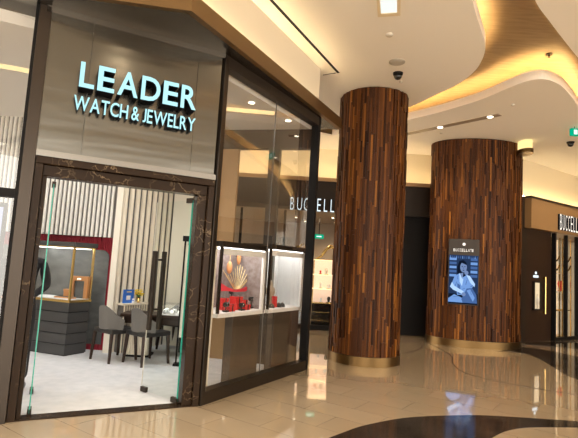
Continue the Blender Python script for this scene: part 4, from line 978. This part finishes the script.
# rectangular recess with light
q = [fz(*p, ZC-.003) for p in ((371, -2), (391, -3), (397, 12), (381, 13))]
c_ = sum(q, Vector())/4; lr = thing('recessed_light', (c_.x, c_.y, ZC-.01), 'rectangular recessed ceiling light at top of the ceiling', 'ceiling light')
fq = Fr(q[3], q[2]-q[3], ZC); lw = (q[2]-q[3]).length
mb = MB(); mb.box(fq, -.04, lw+.04, -.0, .07, -.014, 0).box(fq, -.04, -.0, -.9, 0, -.014, 0).box(fq, lw, lw+.04, -.9, 0, -.014, 0).box(fq, -.04, lw+.04, -.94, -.9, -.014, 0); mb.build('frame', 'band_paint', lr)
MB().box(fq, 0, lw, -.9, 0, -.006, -.001).build('diffuser', 'recess_glow', lr)
# slot with two spot lamps
a_ = fz(404, 134.5, ZC); b_ = fz(500, 114.5, ZC); fs_ = Fr(a_, b_-a_, ZC); ls_ = (b_-a_).length
lt = thing('light_slot', (a_+b_)/2, 'long recessed ceiling slot holding two spot lamps, above wide column', 'light slot')
MB().box(fs_, -.6, ls_, -.07, .07, -.010, 0).build('slot', 'warm_stone', lt)
for u, v in ((441, 127.3), (491, 117)):
    p = fs_.inv(fz(u, v, ZC)); pp_ = fs_(p.x, 0, -.014); MB().lathe(pp_, [(.055, 0), (.06, .004)], 12).build('lamp', 'downlight_face', lt)
# exit sign hanging at the right
p = fz(570, 128, ZC); dpt = 9.2
f_ = Fr((0, dpt), (1, 0)); pa = pl(570.5, 128.5, (0, dpt), (1, dpt)); pb = pl(570.5, 135.5, (0, dpt), (1, dpt))
o = thing('exit_sign', (pa.x+.22, dpt, pb.z), 'green exit sign hanging from the ceiling above the right dome camera', 'exit sign')
MB().box(W0, pa.x, pa.x+.45, dpt-.03, dpt+.03, pb.z, pa.z).build('panel', 'exit_green', o); MB().box(W0, pa.x+.05, pa.x+.12, dpt-.034, dpt-.0305, pb.z+.02, pa.z-.03).build('door_symbol', 'exit_white', o)
mb = MB(); mb.box(W0, pa.x+.16, pa.x+.24, dpt-.034, dpt-.0305, (pa.z+pb.z)/2-.012, (pa.z+pb.z)/2+.012); mb.build('arrow', 'exit_white', o)
mb = MB()
for x in (.08, .37): mb.tube([(pa.x+x, dpt, pa.z), (pa.x+x, dpt, ZC)], .006, 6)
mb.build('rod', 'black_metal', o)
# oval brass lipped cove beside the wide column
cq = fz(525, 146, ZC-.1)
o = thing('cove_recess', (cq.x, cq.y, ZC-.12), 'small glowing oval cove with brass lip beside top of wide column', 'cove light')
g_, _ = ell(cq.x, cq.y, .155, .24); g2, _ = ell(cq.x, cq.y, .13, .215)
mb = MB(); mg = MB(); n = 40; zl = ZC-.20
for k in range(n):
    a0, a1, c0, c1 = g_(k/n)[0], g_((k+1)/n)[0], g2(k/n)[0], g2((k+1)/n)[0]
    mb.poly([(*a0, zl-.09), (*a1, zl-.09), (*a1, zl), (*a0, zl)]); mb.poly([(*a0, zl), (*a1, zl), (*c1, zl), (*c0, zl)]); mg.poly([(*c0, zl), (*c1, zl), (*c1, ZC), (*c0, ZC)])
mb.poly([(*g_(-k/n)[0], zl-.09) for k in range(n)]); mb.build('lip', 'gold_ring', o)
mg.build('glow', 'cove_glow', o)

# ------------------------------------------------------------------ rest of the mall, beside and behind the viewer
rw = sempty('wall_opposite', (3, -6, 0), 'dark shop fronts behind the viewer')
for x in (-8, 5):
    MB().box(W0, x, x+3.6, -7.9, -7.7, 0, 3.0).build('shop_front', 'dark_bronze', rw); MB().box(W0, x, x+3.6, -7.95, -7.6, 3.0, 3.7).build('fascia', 'brown_fascia', rw)
MB().box(W0, 15.98, 16.1, 3, 18.1, 0, ZR).build('blocking_side_wall', 'bulkhead_paint', rw); MB().box(W0, -9, 15.98, 17.98, 18.1, 0, ZR).build('blocking_end_wall', 'bulkhead_paint', rw)  # unseen walls added to keep bright world light out of glass reflections
for y in (3, 7, 11, 15):
    MB().box(W0, 15.7, 15.9, y, y+3.6, 0, 3.0).build('shop_front', 'dark_bronze', rw); MB().box(W0, 15.6, 15.95, y, y+3.6, 3.0, 3.7).build('fascia', 'brown_fascia', rw)

# ------------------------------------------------------------------ light
def lamp(kind, loc, power, col, size=.1, rot=None, spot=None, blend=.6):
    l = bpy.data.lights.new('lamp', kind); l.energy = power; l.color = col
    if kind == 'AREA': l.shape = 'DISK'; l.size = size
    else: l.shadow_soft_size = size
    if spot: l.spot_size = math.radians(spot); l.spot_blend = blend
    o = bpy.data.objects.new('lamp', l); COL.objects.link(o); o.location = loc
    if rot: o.rotation_euler = rot
    return o
WARM = (1.0, .78, .52)
dsrc = None; MP = [(-.4, 2.4), (.4, 4.2), (3.6, 3.6), (5.4, 5.2), (7.4, 7.2), (.2, .2), (3.4, .8), (6.5, 2), (-3, -.5), (-3.2, 2.2), (0, -3), (4, -3), (8, -2), (9.5, 5), (10, 9), (6.2, 9.6), (7.6, 11.4), (12, 11), (-1.2, 9.8), (-3, 9.9)]  # grid of downlights added to brighten the mall
for i, (x, y) in enumerate(MP):
    if i == 0:
        dsrc = thing('downlight', (x, y, ZC-.012), 'x', 'downlight', 'round ceiling downlights added to light the mall')
        MB().lathe((x, y, ZC-.012), [(.065, 0), (.07, .012)], 16).build('trim_ring', 'plastic_white', dsrc); MB().lathe((x, y, ZC-.014), [(.05, 0), (.05, .003)], 16).build('lens', 'downlight_face', dsrc); dsrc['label'] = 'round flush downlight added to light the mall'
    else: copy_thing(dsrc, (x, y, ZC-.012), 0, 'round flush downlight added to light the mall')
    lamp('SPOT', (x, y, ZC-.03), 70, WARM, .06, spot=150, blend=.9)
for u, v in ((441, 127.3), (491, 117)):
    p = fz(u, v, ZC); lamp('SPOT', (p.x, p.y, ZC-.05), 80, WARM, .05, spot=110)
SP = [(-1.9, 5.6), (-2.9, 6.0), (-3.9, 5.6), (-3.4, 7.1), (-2.3, 7.1), (-1.4, 6.4), (-.6, 6.2), (-.1, 6.9), (-4.8, 6.6), (-3.3, 4.9)]
ssrc = None
for i, (x, y) in enumerate(SP):
    if i == 0:
        ssrc = thing('shop_downlight', (x, y, ZS-.012), 'round downlight in the pale shop ceiling', 'downlight', 'round downlights of the shop ceiling')
        MB().lathe((x, y, ZS-.012), [(.06, 0), (.065, .012)], 14).build('trim_ring', 'plastic_white', ssrc); MB().lathe((x, y, ZS-.014), [(.045, 0), (.045, .003)], 14).build('lens', 'downlight_face', ssrc)
    else: copy_thing(ssrc, (x, y, ZS-.012), 0, 'round downlight in the pale shop ceiling')
    lamp('SPOT', (x, y, ZS-.03), 33, (.95, .97, 1.0), .06, spot=140, blend=.9)
for x, y in ((.8, FY+1.2), (1.6, FY+2.2), (0, FY+2)): lamp('SPOT', (x, y, 2.88), 60, WARM, .05, spot=140)
w = bpy.data.worlds.new('world'); S.world = w; w.use_nodes = True; w.node_tree.nodes['Background'].inputs[0].default_value = (1, .94, .84, 1); w.node_tree.nodes['Background'].inputs[1].default_value = 4.0

S.view_settings.view_transform = 'Standard'; S.view_settings.look = 'None'; S.view_settings.gamma = 1; S.view_settings.exposure = .45
S.view_settings.use_curve_mapping = False
cy = S.cycles; cy.caustics_reflective = False; cy.caustics_refractive = False; cy.max_bounces = 10; cy.transparent_max_bounces = 16; cy.sample_clamp_indirect = 4
